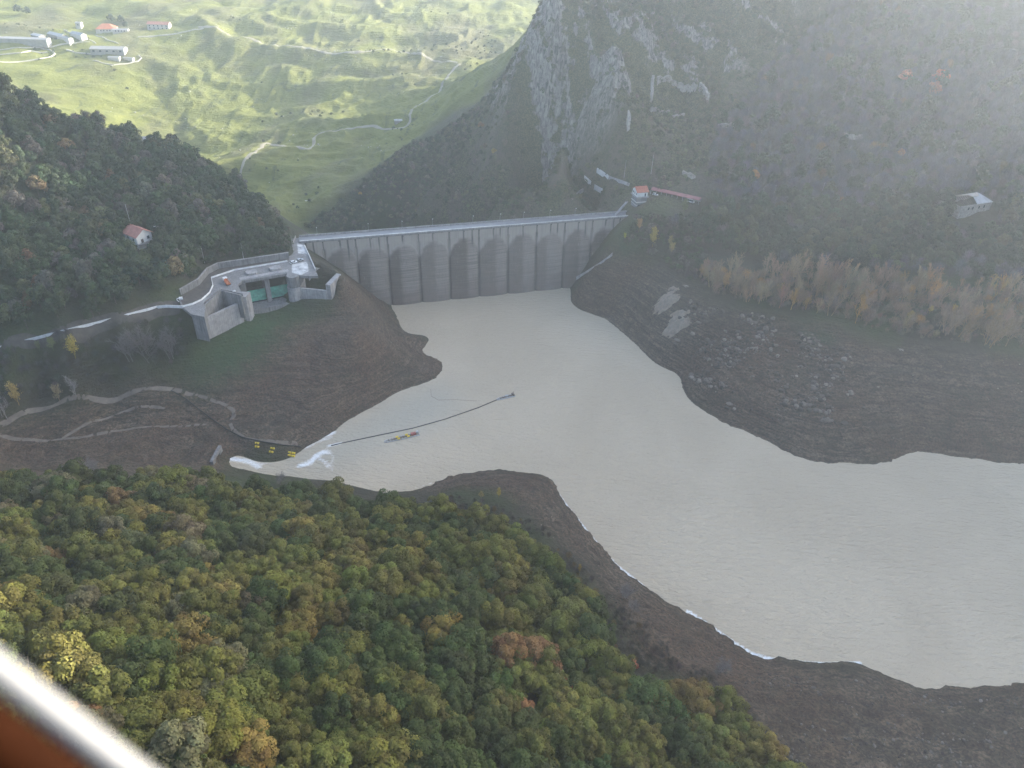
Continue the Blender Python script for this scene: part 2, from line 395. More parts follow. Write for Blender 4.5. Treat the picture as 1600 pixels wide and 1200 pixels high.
flat = zone(hits([(270,462),(330,415),(455,398),(470,380),(500,425),(470,436),(380,445),(330,470),(290,485)]), 2, 0)
HGT = np.where(flat > .02, (HB + rel) * (1 - flat) + 48.6 * flat, HB + rel)
pad = [tuple(q[:2]) for q in W([(310,500,36),(375,478,36),(384,468,36),(450,455,36),(470,445,36),(528,452,36),(524,476,33),(470,474,33),(420,474,34),(386,484,34),(320,520,32)])]
Zpad = zone(pad, 1, 0)
pad2 = [tuple(q[:2]) for q in W([(380,466,33),(453,454,33),(453,480,31),(420,488,31),(384,496,31)])]
Zpad2 = zone(pad2, 2, 0)
HGT = HGT * (1 - Zpad) + np.minimum(HGT, 34.0) * Zpad
HGT = HGT * (1 - Zpad2) + np.minimum(HGT, 32.3 + .3 * rel) * Zpad2

gme = raw_mesh('ground', np.stack([HX.ravel(), HY.ravel(), HGT.ravel()], 1),
    (lambda ix: np.stack([ix[:-1, :-1], ix[:-1, 1:], ix[1:, 1:], ix[1:, :-1]], -1).reshape(-1, 4))(np.arange(HX.size).reshape(HX.shape)), True)
fattr(gme, 'crag', crag_n.ravel()); fattr(gme, 'hill', blur(Zslope * (HX < 330), 3).ravel())
cattr(gme, 'zone', np.stack([Zrock, Zmead, Zmud, Zgreen], -1).reshape(-1, 4))
m_ground, nt, b = new_mat('ground')
zc = N(nt, 'ShaderNodeAttribute', attribute_name='zone'); sp = N(nt, 'ShaderNodeSeparateColor'); nt.links.new(zc.outputs['Color'], sp.inputs[0])
p1 = coords(nt)
nl, nm, nf = noise(nt, p1, .018, 5, .6), noise(nt, p1, .12, 5, .65), noise(nt, p1, .9, 4, .7)
soil = mix(nt, nm, (.035, .032, .022), (.075, .066, .045))
soil = mix(nt, ramp(nt, nl, [(.42, (0, 0, 0)), (.6, (1, 1, 1))]), soil, mix(nt, nf, (.03, .045, .018), (.075, .09, .035)))
# meadow: pasture with browner knolls and pale stony spots
g1 = mix(nt, nm, (.115, .135, .026), (.235, .235, .062))
g1 = mix(nt, ramp(nt, noise(nt, coords(nt, (1, .55, 1)), .011, 6, .62, .6), [(.46, (0, 0, 0)), (.63, (.8, .8, .8))]), g1, mix(nt, nf, (.10, .10, .045), (.17, .15, .085)))
g1 = mix(nt, ramp(nt, noise(nt, coords(nt, (1, .4, 1)), .05, 6, .7, 1.2), [(.56, (0, 0, 0)), (.66, (.75, .75, .75))]), g1, (.07, .085, .035))
g1 = mix(nt, ramp(nt, noise(nt, p1, .45, 3, .7), [(.68, (0, 0, 0)), (.74, (.7, .7, .7))]), g1, (.38, .36, .31))
# drawdown mud: bands left by the falling water
st = noise(nt, coords(nt, (.035, .035, 1.3)), 1.0, 5, .62, .4)
mu = mix(nt, ramp(nt, noise(nt, coords(nt, (.16, .16, .9)), 1.0, 6, .7, 1.0), [(.34, (0, 0, 0)), (.66, (1, 1, 1))]), (.038, .029, .021), (.225, .168, .115))
mu = mix(nt, ramp(nt, noise(nt, coords(nt, (.03, .03, 1.5)), 1.0, 5, .65, .5), [(.40, (.7, .7, .7)), (.56, (0, 0, 0))]), mu, (.048, .039, .032))
mu = mix(nt, ramp(nt, noise(nt, coords(nt, (.02, .02, 2.0)), 1.0, 4, .6, .4), [(.54, (0, 0, 0)), (.66, (.4, .4, .4))]), mu, (.25, .205, .155))
mu = mix(nt, ramp(nt, nl, [(.4, (0, 0, 0)), (.65, (.6, .6, .6))]), mu, (.115, .066, .042))
mu = mix(nt, ramp(nt, nf, [(.38, (.75, .75, .75)), (.58, (0, 0, 0))]), mu, (.030, .026, .022))
mu = mix(nt, ramp(nt, noise(nt, p1, .055, 6, .7, .8), [(.5, (0, 0, 0)), (.68, (.65, .65, .65))]), mu, (.050, .046, .032))
mu = mix(nt, ramp(nt, noise(nt, p1, 1.6, 2, .6), [(.66, (0, 0, 0)), (.76, (.5, .5, .5))]), mu, (.16, .15, .135))
# crag rock; light and shade of the relief put into its colour contrast
rk = mix(nt, ramp(nt, noise(nt, coords(nt, (.42, .42, .12)), 1.0, 6, .75, 1.0), [(.36, (0, 0, 0)), (.66, (1, 1, 1))]), (.020, .022, .018), (.40, .375, .335))
ge = N(nt, 'ShaderNodeNewGeometry'); sx = N(nt, 'ShaderNodeSeparateXYZ'); nt.links.new(ge.outputs['Normal'], sx.inputs[0])
steep = ramp(nt, math_(nt, 'ADD', sx.outputs[2], math_(nt, 'MULTIPLY', math_(nt, 'SUBTRACT', nm, .5), .5)), [(.66, (1, 1, 1)), (.86, (0, 0, 0))])
scrub = mix(nt, ramp(nt, nf, [(.4, (0, 0, 0)), (.62, (1, 1, 1))]), (.030, .042, .018), (.15, .145, .07))
col = soil
sc2 = mix(nt, ramp(nt, noise(nt, coords(nt, (1, 1, .4)), .045, 6, .7, 1.0), [(.42, (0, 0, 0)), (.62, (1, 1, 1))]), scrub, mix(nt, nf, (.07, .055, .042), (.16, .13, .10)))
sc2 = mix(nt, ramp(nt, noise(nt, p1, .35, 5, .75), [(.55, (0, 0, 0)), (.66, (1, 1, 1))]), sc2, (.030, .040, .018))
col = mix(nt, math_(nt, 'MULTIPLY', vattr(nt, 'hill'), .85), col, sc2)
col = mix(nt, sp.outputs[1], col, g1)
cr_ = ramp(nt, math_(nt, 'ADD', vattr(nt, 'crag'), math_(nt, 'MULTIPLY', math_(nt, 'SUBTRACT', nm, .35), 1.3)), [(.34, (0, 0, 0)), (.46, (1, 1, 1))])
rfac = math_(nt, 'MULTIPLY', math_(nt, 'MULTIPLY', sp.outputs[0], steep), cr_)
col = mix(nt, sp.outputs[0], col, scrub)
col = mix(nt, rfac, col, rk)
col = mix(nt, sp.outputs[2], col, mu)
gfac = math_(nt, 'MULTIPLY', zc.outputs['Alpha'], ramp(nt, nm, [(.32, (.3, .3, .3)), (.55, (1, 1, 1))]))
col = mix(nt, gfac, col, mix(nt, nf, (.022, .05, .02), (.05, .10, .04)))
nt.links.new(col, b.inputs['Base Color']); b.inputs['Roughness'].default_value = .93; b.inputs['Specular IOR Level'].default_value = .25
hsum = math_(nt, 'ADD', math_(nt, 'MULTIPLY', nm, 2.2), math_(nt, 'ADD', nf, math_(nt, 'MULTIPLY', st, 1.2)))
bump(nt, b, hsum, 1.0, 1.0)
tag(link_mesh('ground', gme, m_ground), kind='structure')

# ------------------------------------------------------------------ lake
SH = np.array([at(a, c, 0)[:2] for a, c in SHORE_FRONT])
lx = np.arange(-240, 420, 1.6); ly = np.arange(62, 504, 1.6)
LX, LY = np.meshgrid(lx, ly)
inl = inpoly(LX, LY, lake_poly)
LH = hgt(LX, LY)
keep = inl & (LH < 3.0)
kq = keep[:-1, :-1] & keep[:-1, 1:] & keep[1:, 1:] & keep[1:, :-1]
ix = np.arange(LX.size).reshape(LX.shape)
fq = np.stack([ix[:-1, :-1], ix[:-1, 1:], ix[1:, 1:], ix[1:, :-1]], -1)[kq]
def near(pts, rad):
    d = np.full(LX.shape, 1e9)
    pts = np.asarray(pts)[:, :2]
    for a, b2 in zip(pts[:-1], pts[1:]):
        ab = b2 - a; t = np.clip(((LX - a[0]) * ab[0] + (LY - a[1]) * ab[1]) / (ab @ ab), 0, 1)
        d = np.minimum(d, np.hypot(LX - a[0] - t * ab[0], LY - a[1] - t * ab[1]))
    return np.clip(1 - d / rad, 0, 1)
def A0(pl): return [at(a, c, 0) for a, c in pl]
foam = np.maximum.reduce([
    near(A0([(349,715),(362,717),(378,719),(392,722),(404,729)]), 5.5) * .80,
    near(A0([(400,722),(430,726),(465,728)]), 3.0) * .55,
    near(A0([(468,728),(484,724),(494,712),(505,706),(512,707)]), 4.6) * .82, near(A0([(496,714),(508,722),(514,730)]), 3.6) * .72,
    near(A0([(481,692),(495,685),(505,681),(520,676)]), 4.8) * .84, near(A0([(478,700),(495,690),(516,684)]), 5.5) * .62, near(A0([(470,724),(490,716),(512,702),(520,712),(518,735)]), 6.0) * .55,
    near(A0([(512,697),(534,692)]), 2.4) * .85,
    near(A0([(868,768),(885,792),(905,817),(925,842),(960,882),(1005,917)]), 2.4) * 1.05,
    near(A0([(1075,955),(1140,1000),(1175,1022),(1215,1033),(1245,1035),(1285,1038),(1345,1037)]), 2.2) * 1.05,
    near(A0([(640,765),(700,747),(735,738)]), 1.6) * .6])
used = np.unique(fq); remap = -np.ones(LX.size, int); remap[used] = np.arange(len(used))
lme = raw_mesh('lake', np.stack([LX.ravel()[used], LY.ravel()[used], np.zeros(len(used))], 1), remap[fq], True)
fattr(lme, 'foam', foam.ravel()[used])
fattr(lme, 'green', blur(inpoly(LX, LY, A0([(470,735),(420,740),(380,720),(440,712),(500,690),(620,625),(665,600),(700,600),(720,640),(600,700),(520,735)])), 7).ravel()[used])
m_lake, nt, b = new_mat('lake_water')
p1 = coords(nt)
wl = ramp(nt, noise(nt, p1, .014, 4, .55, .8), [(.38, (0, 0, 0)), (.62, (1, 1, 1))])
col = mix(nt, wl, (.428, .355, .256), (.466, .389, .283))
col = mix(nt, math_(nt, 'MULTIPLY', vattr(nt, 'green'), .55), col, (.33, .335, .29))
ff = ramp(nt, math_(nt, 'MULTIPLY', vattr(nt, 'foam'), math_(nt, 'ADD', .25, math_(nt, 'MULTIPLY', noise(nt, p1, 1.25, 6, .82, 1.2), 1.75))), [(.54, (0, 0, 0)), (.82, (1, 1, 1))])
col = mix(nt, ff, col, (.72, .73, .72))
nt.links.new(col, b.inputs['Base Color'])
nt.links.new(math_(nt, 'ADD', .26, math_(nt, 'MULTIPLY', ff, .5)), b.inputs['Roughness'])
b.inputs['IOR'].default_value = 1.33; b.inputs['Specular IOR Level'].default_value = .4
mp = N(nt, 'ShaderNodeMapping'); mp.inputs['Rotation'].default_value = (0, 0, R(28)); mp.inputs['Scale'].default_value = (.30, 1.0, 1)
nt.links.new(N(nt, 'ShaderNodeNewGeometry').outputs['Position'], mp.inputs['Vector'])
r1 = noise(nt, mp.outputs[0], .50, 3, .55, .5)
mp2 = N(nt, 'ShaderNodeMapping'); mp2.inputs['Rotation'].default_value = (0, 0, R(40)); mp2.inputs['Scale'].default_value = (.45, 1.0, 1)
nt.links.new(N(nt, 'ShaderNodeNewGeometry').outputs['Position'], mp2.inputs['Vector'])
r2 = noise(nt, mp2.outputs[0], 1.1, 2, .5, .3)
bump(nt, b, math_(nt, 'ADD', r1, math_(nt, 'MULTIPLY', r2, .4)), 1.0, 1.1)
tag(link_mesh('lake', lme, m_lake), kind='structure')

# ------------------------------------------------------------------ the dam
C_pale = concrete('pale_concrete', (.30, .29, .285), .45)
C_dark = concrete('stained_concrete', (.20, .195, .19), .75)
C_curb = concrete('bright_concrete', (.55, .54, .52), .15)
m_road = plain('asphalt_wet', (.16, .16, .165), .35, .2, .3)
m_white = plain('white_paint', (.75, .75, .74), .5, .08, .5)
m_red = plain('red_roof_tiles', (.34, .10, .06), .8, .25, .9)
m_darkgap = plain('opening_shade', (.012, .013, .016), .9, .1)  # near-black colour stands in for the shade inside openings
m_metal = plain('galvanised_metal', (.35, .36, .37), .45, .15, 1.0, .4)
m_black = plain('black_rubber', (.02, .02, .02), .7, .1)

u = DAM_R - DAM_L; DLEN = float(np.hypot(u[0], u[1])); ang = math.atan2(u[1], u[0])
dam = thing('concrete_dam', 'long grey concrete gravity dam of rounded buttress bays across the head of the lake', 'dam', (DAM_L[0], DAM_L[1], 0), ang)
def dam_local(p):
    dx, dy = p[0] - DAM_L[0], p[1] - DAM_L[1]; return (dx * math.cos(ang) + dy * math.sin(ang), -dx * math.sin(ang) + dy * math.cos(ang), p[2])
# s of the joints read along the wall
joints = []
for px, py in [(558,404),(610.5,404),(661,390),(707,388),(752,375),(798.5,378),(843,365),(885,355),(924,372)]:
    d = ray(px, py); nrm = np.array([math.sin(ang), -math.cos(ang)])
    t = ((DAM_L[:2]) @ nrm) / (d[:2] @ nrm); joints.append(dam_local(d * t + np.array([0, 0, CAM_H]))[0])
pitch_ = (joints[-1] - joints[0]) / 8
J0 = joints[0] - pitch_ * math.ceil(joints[0] / pitch_ + 1)
print('dam', DLEN, 'bay', pitch_, joints[0])
ss = np.arange(-14, DLEN + 14.01, .5); zs = np.concatenate([np.arange(-14, 49, .6), [49.2]])
S, Zv = np.meshgrid(ss, zs)
k = np.floor((S - J0) / pitch_); t = (S - J0) / pitch_ - k - .5
off = .115 * (44.0 - Zv) - 1.25 * (.65 * (2 * t) ** 2 + .35 * np.abs(2 * t) ** 5)
ztop_j = rng.normal(0, .5, 64)[(k.astype(int)) % 64]; off = off + ztop_j * .08
inside = off > 0
joint_groove = np.where(np.abs(np.abs(t) - .5) < .5 / pitch_, .45, 0) * (Zv < 43)
off2 = np.where(inside, off + .10, 0.0) - joint_groove
v = np.stack([S.ravel(), -off2.ravel(), Zv.ravel()], 1)
ix = np.arange(S.size).reshape(S.shape)
f = np.stack([ix[:-1, :-1], ix[:-1, 1:], ix[1:, 1:], ix[1:, :-1]], -1).reshape(-1, 4)
fme = raw_mesh('upstream_face', v, f, False)
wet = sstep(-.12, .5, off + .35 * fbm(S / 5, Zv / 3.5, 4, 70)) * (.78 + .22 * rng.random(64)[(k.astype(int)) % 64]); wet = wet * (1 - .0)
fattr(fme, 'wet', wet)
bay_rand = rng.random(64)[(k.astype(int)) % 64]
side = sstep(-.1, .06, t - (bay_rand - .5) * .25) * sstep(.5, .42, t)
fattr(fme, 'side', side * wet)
drip = np.zeros_like(S)
for kk in range(-3, 26):
    for s0, ln in ((J0 + kk * pitch_, 9 + 5 * rng.random()), (J0 + (kk + .5) * pitch_ + rng.normal(0, .4), 6 + 5 * rng.random()), (J0 + (kk + .70 + .08 * rng.random()) * pitch_, (6 + 22 * rng.random()) * (rng.random() > .25))):
        drip = np.maximum(drip, sstep(.62, .2, np.abs(S - s0 - .1 * np.sin(Zv * .5))) * sstep(49 - ln, 49 - ln * .4, Zv))
    s0 = J0 + kk * pitch_
    drip = np.maximum(drip, sstep(1.6, .2, np.abs(S - s0)) * (Zv < 44) * .5)
fattr(fme, 'drip', drip)
m_dam, nt, b = new_mat('dam_face')
po = coords(nt, obj=True)
n1 = noise(nt, po, .12, 6, .62); n2 = noise(nt, coords(nt, (.9, .9, .03), True), 1.0, 5, .7); lift = noise(nt, coords(nt, (.02, .02, 1.2), True), 1.0, 3, .6)
pale = mix(nt, n1, (.25, .22, .19), (.37, .33, .29))
pale = mix(nt, ramp(nt, n2, [(.5, (0, 0, 0)), (.72, (.45, .45, .45))]), pale, (.13, .12, .115))
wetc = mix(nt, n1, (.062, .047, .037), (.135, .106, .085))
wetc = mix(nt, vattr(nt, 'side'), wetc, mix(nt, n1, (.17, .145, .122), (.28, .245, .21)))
wetc = mix(nt, ramp(nt, lift, [(.38, (.6, .6, .6)), (.54, (0, 0, 0))]), wetc, (.06, .05, .045))
wetc = mix(nt, ramp(nt, noise(nt, coords(nt, (.05, .05, 2.6), True), 1.0, 4, .7), [(.52, (0, 0, 0)), (.66, (.45, .45, .45))]), wetc, (.24, .215, .195))
wetc = mix(nt, ramp(nt, noise(nt, coords(nt, (2.4, 2.4, .05), True), 1.0, 3, .7), [(.62, (0, 0, 0)), (.72, (.6, .6, .6))]), wetc, (.36, .34, .32))
zz = N(nt, 'ShaderNodeSeparateXYZ'); nt.links.new(po, zz.inputs[0])
wetc = mix(nt, math_(nt, 'MULTIPLY', ramp(nt, math_(nt, 'DIVIDE', math_(nt, 'ADD', zz.outputs[2], math_(nt, 'MULTIPLY', n1, 12)), 50), [(.18, (1, 1, 1)), (.45, (0, 0, 0))]), .6), wetc, (.13, .095, .08))
wetc = mix(nt, ramp(nt, n2, [(.55, (0, 0, 0)), (.75, (.5, .5, .5))]), wetc, (.06, .055, .052))
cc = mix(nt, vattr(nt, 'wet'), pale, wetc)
cc = mix(nt, math_(nt, 'MULTIPLY', vattr(nt, 'drip'), math_(nt, 'ADD', .45, math_(nt, 'MULTIPLY', n2, .8))), cc, (.035, .035, .037))
nt.links.new(cc, b.inputs['Base Color']); b.inputs['Roughness'].default_value = .8
bump(nt, b, math_(nt, 'ADD', lift, n1), .3, .25)
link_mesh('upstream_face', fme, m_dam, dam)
W_ = 9.0
bd = MB()
L0, L1 = -14, DLEN + 14
bd.add([(L0, .5, -14), (L1, .5, -14), (L1, .5, 49.2), (L0, .5, 49.2), (L0, 38, -55), (L1, 38, -55), (L1, W_ - .8, 46), (L0, W_ - .8, 46), (L1, W_ - .8, 49.2), (L0, W_ - .8, 49.2), (L0, .5, -55), (L1, .5, -55)],
       [(3, 2, 8, 9), (9, 8, 6, 7), (7, 6, 5, 4), (4, 5, 11, 10), (0, 1, 11, 10)][:3] + [(1, 11, 5, 6, 8, 2), (0, 3, 9, 7, 4, 10)])
bd.build('downstream_body', C_dark, dam)
rd = MB(); rd.box((DLEN / 2, W_ / 2 - .2, 49.55), (DLEN + 2, W_ + .6, .7)); rd.build('crest_slab', C_dark, dam)
rd = MB(); rd.box((DLEN / 2, W_ / 2 - .1, 49.96), (DLEN + 2, 6.6, .12)); rd.build('roadway', m_road, dam)
pb = MB(); pb.box((DLEN / 2, -.35, 50.35), (DLEN + 1, .5, .9)); 
pb.build('parapet', C_pale, dam)
pb = MB(); pb.box((DLEN / 2, -.35, 50.86), (DLEN + 1.2, .8, .12)); pb.box((DLEN / 2, 1.25, 50.07), (DLEN + 1, .9, .18)); pb.build('coping_sheen', C_curb, dam)  # coping and road-edge strip, wet sheen put into their bright colour
pb = MB(); pb.box((DLEN / 2, W_ - .45, 50.35), (DLEN + 1, .4, .9)); pb.box((DLEN / 2, W_ - .45, 50.86), (DLEN + 1.2, .6, .12)); pb.build('parapet', C_pale, dam)
for kk in range(int(DLEN / (pitch_ / 2)) + 1):
    s0 = J0 + pitch_ * 3 + kk * pitch_ / 2 + .1
    while s0 > DLEN: s0 -= DLEN
    gb = MB(); gb.box((s0, -.18, 48.6), (.34, .5, .5)); gb.build('scupper', m_darkgap, dam)
gd = hits([(957,397),(940,410),(915,426),(888,441)])
if len(gd) > 2:
    q = MB(); q.wall([dam_local(p + np.array([0, 0, -.6])) for p in gd], 1.6, 1.6, 3); q.build('foundation_plinth', C_pale, dam)
# lamps along the downstream parapet
lamp0 = None
def street_lamp(loc, rz, h=5.5, label=None, group=None):
    t = thing('street_lamp', label, 'street lamp', loc, rz, group)
    MB().tube([(0, 0, 0), (0, 0, h * .6), (0, 0, h - .3)], .09, 6, .05).tube([(0, 0, h - .32), (.5, 0, h), (1.3, 0, h + .05)], .05, 5).build('post', m_metal, t)
    MB().box((1.5, 0, h + .03), (.8, .34, .18)).box((1.5, 0, h - .08), (.6, .26, .06)).build('lamp_head', m_white, t)
    return t
for i, zx in enumerate([150,365,505,630,795,905,1000,1105,1205]):
    sx_ = (440 + zx / 2.58 - 470) / 515
    sx_ = sx_ / (1.16 - .16 * sx_) if sx_ > 0 else .01
    s0 = max(3, sx_ * DLEN)
    c, s_ = math.cos(ang), math.sin(ang)
    street_lamp((DAM_L[0] + c * s0 - s_ * (W_ - .45), DAM_L[1] + s_ * s0 + c * (W_ - .45), 50.9), ang - math.pi / 2, 5.0,
                'thin grey street lamp with white head on the far parapet of the dam crest', 'street lamps along the dam crest')

# ------------------------------------------------------------------ spillway on the left bank
m_gate = plain('green_gate_paint', (.10, .34, .25), .6, .35, .5)
m_orange = plain('orange_paint', (.45, .13, .04), .5, .2)
m_yellow = plain('yellow_plastic', (.70, .52, .04), .5, .2)
m_glass = plain('dark_glass', (.03, .04, .05), .15, .1)
m_rubble = plain('wet_pale_paving', (.42, .41, .39), .25, .5, .35)
m_earth = plain('packed_earth', (.075, .066, .055), .9, .4, .3)
m_track = plain('dirt_track', (.15, .125, .10), .95, .3, .25)
m_vtrack = plain('pale_dirt_road', (.30, .27, .21), .95, .2, .1)
def xy(px, py, z): return tuple(at(px, py, z)[:2])
def P3(pl, z): return [at(a, b, z) for a, b in pl]
sp0 = at(380, 440, 49)
spill = thing('spillway', 'grey concrete spillway with green gates and curved deck on the left bank', 'spillway', (sp0[0], sp0[1], 34))
ZD = 49.4
deck = [(274,454),(310,436),(322,420),(336,414),(395,406),(452,399),(455,384),(468,374),(477,383),(492,420),(497,431),(472,431),(450,427),(378,439),(371,444),(379,459),(345,451.5),(335,458),(318,473),(319,495),(299,491),(284,479)]
q = MB(); q.prism([xy(a, b, ZD) for a, b in deck], ZD - 1.6, ZD); q.build('deck', C_dark, spill, True)
q = MB(); q.prism([xy(a, b, ZD) for a, b in [(464,379),(476,384),(480,397),(466,396)]], ZD - .2, ZD + .06); q.build('pale_paving', m_rubble, spill, True)
q = MB()
q.prism([xy(a, b, ZD) for a, b in [(456,413),(480,409),(482,424),(470,430),(456,426)]], ZD - .2, ZD + .05); q.build('pale_paving', m_rubble, spill, True)
q = MB(); q.prism([xy(a, b, ZD) for a, b in [(276,455),(312,440),(326,425),(340,418),(452,403),(452,406.5),(366,420),(330,432),(332,445),(327,456),(314,467),(300,473),(286,477)]], ZD - .2, ZD + .05); q.build('road_surface', m_earth, spill, True)
q = MB(); q.wall(P3([(283,463),(312,446),(326,429),(342,421),(395,413),(452,404.5)], ZD - .5), .7, 4.2); q.build('retaining_wall', C_dark, spill, True)
q = MB(); q.wall([p + np.array([0, 0, 4.2]) for p in P3([(283,463),(312,446),(326,429),(342,421),(395,413),(452,404.5)], ZD - .5)], .95, .25, 0); q.build('coping', C_pale, spill, True)
q = MB(); q.wall(P3([(476,385),(484,402),(493,422)], ZD), .5, .9); q.build('parapet', C_curb, spill, True)
q = MB(); q.wall(P3([(456,384),(459,377),(462,370)], ZD), .3, 1.0); q.build('parapet', C_pale, spill, True)
# gate block
A, B = at(381, 443.5, 46.5), at(450, 431, 46.5)
d = (B - A); d = d / np.linalg.norm(d[:2]); nb = np.array([-d[1], d[0], 0])
if nb[1] < 0: nb = -nb
GL = float(np.linalg.norm((B - A)[:2]))
def gp(s, back): p = A + d * s + nb * back; return (p[0], p[1])
def gbox(mb, s0, s1, b0, b1, z0, z1): return mb.prism([gp(s0, b0), gp(s1, b0), gp(s1, b1), gp(s0, b1)], z0, z1)
q = MB(); gbox(q, -1.5, GL + 1, 0, 3, 47.0, ZD + .05); q.build('lintel_beam', C_pale, spill, True)
for s0, s1, b0 in ((-2.5, .8, -.6), (GL * .5 - 1.3, GL * .5 + 1.3, -2.0), (GL - .6, GL + 2, 0)):
    q = MB(); gbox(q, s0, s1, b0, 10, 31, 46.98); q.build('pier', C_dark, spill, True)
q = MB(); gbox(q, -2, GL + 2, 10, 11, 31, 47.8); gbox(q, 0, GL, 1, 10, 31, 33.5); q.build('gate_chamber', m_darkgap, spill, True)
for s0, s1 in ((.85, GL * .5 - 1.35), (GL * .5 + 1.35, GL - .65)):
    q = MB(); gbox(q, s0, s1, 1.2, 1.7, 33.0, 40.6); g = q.build('sluice_gate', m_gate, spill, True)
    q = MB()
    for zz_ in (34.8, 36.6, 38.4, 40.3): gbox(q, s0, s1, .95, 1.19, zz_, zz_ + .22)
    r_ = q.build('gate_rib', m_gate, g); l = spill.location
    for vv in r_.data.vertices: vv.co -= Vector(l)
for px, py in ((393,426),(430,419)):
    c = at(px, py, ZD + .6)
    q = MB(); hh = [(-3.2,-1.6),(-2.2,-2.4),(2.2,-2.4),(3.2,-1.6),(3.2,1.8),(2.4,2.4),(-2.4,2.4),(-3.2,1.8)]
    q.prism([(c[0] + a * d[0] + b_ * nb[0], c[1] + a * d[1] + b_ * nb[1]) for a, b_ in hh], ZD, ZD + 1.3); q.build('hoist_cover', C_pale, spill, True)
q = MB(); gbox(q, -3, GL + 2, -9, .5, 30, 33.0); q.build('sill', C_dark, spill, True)
# left side basin
q = MB(); q.wall([at(318,498,43.2), at(346,485,43.2), at(374.5,472,43.2)], 1.6, 0.0, 13); q.build('basin_wall', C_pale, spill, True)
q = MB(); q.wall(P3([(318,494),(320,476),(336,460),(346,453),(377,461)], ZD - .05), .9, -.1, 15); q.build('back_wall', C_dark, spill, True)
q = MB()
for a, b_ in ((321,479),(325.5,474),(330,469),(335,464.5),(340,460)):
    c = at(a, b_, ZD - 2); q.box((c[0], c[1] - .5, 41), (1.1, 1.1, 15.5), .6)
q.build('buttress_ribs', C_pale, spill, True)
q = MB(); q.prism([xy(299,491,ZD), xy(319,495,ZD), xy(319,484,ZD), xy(299,482,ZD)], 34, ZD - 1.61); q.build('end_block', C_dark, spill, True)
def col(px, py, z, r, z0, z1, name, mat):
    c = at(px, py, z); q = MB(); q.prism([(c[0] + r * math.cos(6.2832 * i / 14), c[1] + r * math.sin(6.2832 * i / 14)) for i in range(14)], z0, z1)
    return q.build(name, mat, spill, True)
q = MB(); c = at(381, 462, 45.5)
q.prism([(c[0] - 2.4, c[1] - .6), (c[0] - 1.8, c[1] - 2), (c[0], c[1] - 2.6), (c[0] + 1.8, c[1] - 2), (c[0] + 2.4, c[1] - .6), (c[0] + 2.4, c[1] + 4), (c[0] - 2.4, c[1] + 4)], 29, 46); q.build('gate_pier', C_pale, spill, True)
c = at(461, 470, 33.5)
q = MB(); ring = [(c[0] + 4.0 * math.cos(a), c[1] + 2.0 + 4.2 * math.sin(a)) for a in np.linspace(-math.pi, 0, 11)]
q.prism(ring + [(c[0] + 4.0, c[1] + 12), (c[0] - 4.0, c[1] + 12)], 29, 42.5); q.build('round_pier', C_pale, spill, True)
q = MB(); ring = [(c[0] + 3.6 * math.cos(a), c[1] + 2.4 + 3.8 * math.sin(a)) for a in np.linspace(-math.pi, 0, 11)]
q.prism(ring + [(c[0] + 3.6, c[1] + 12), (c[0] - 3.6, c[1] + 12)], 42.5, ZD - .01); q.build('round_pier_head', C_dark, spill, True)
# right side basin
b1, b2, b3 = at(472,471,32.5), at(513,475.5,32.5), at(527.5,460,32.5)
q = MB(); q.wall([b1, b2], 1.4, 9.3, 5); q.build('basin_wall', C_pale, spill, True)
dd = (b3 - b2); dd /= np.linalg.norm(dd[:2])
q = MB(); q.wall([b2 + dd * .0 + np.array([1.1, 0, 0]), b2 + dd * 15 + np.array([1.1, 0, 0])], 3.0, 13.2, 6); q.build('end_wall', C_pale, spill, True)
b4 = b1 + dd * 13
q = MB(); q.wall([b4 + np.array([-1, 1, 0]), b4 + np.array([7.5, 2.5, 0])], 1.2, 15.5, 4); q.build('back_wall', C_pale, spill, True)
q = MB(); q.wall([b4 + np.array([7.5, 2.5, 0]), b2 + dd * 13], .7, 8.6, 4); q.build('cross_wall', C_pale, spill, True)
q = MB(); q.prism([tuple(b1[:2]), tuple(b2[:2]), tuple((b2 + dd * 14)[:2]), tuple((b4 + np.array([0, 1, 0]))[:2])], 29, 33.4); q.build('basin_floor', m_earth, spill, True)

rail = P3([(449,407.2),(410,413.6),(366,421),(345,428),(330,433),(332.5,445),(327.5,456),(315,467.5),(300,474.5),(285,478),(260,477)], 50.1)
rest = [hit(a, b_) for a, b_ in ((245,480),(200,492),(150,505),(100,517),(50,530),(0,543),(-90,566))]
rail += [p + np.array([0, 0, .6]) for p in rest if p is not None]
q = MB(); q.wall([p + np.array([0, 0, -.6]) for p in rail], .38, .8, .8); o = q.build('road_parapet', plain('whitewashed_concrete', (.62, .62, .61), .7, .2, .4))
tag(o, 'long low whitewashed parapet winding along the spillway deck and the road to its left', 'parapet')

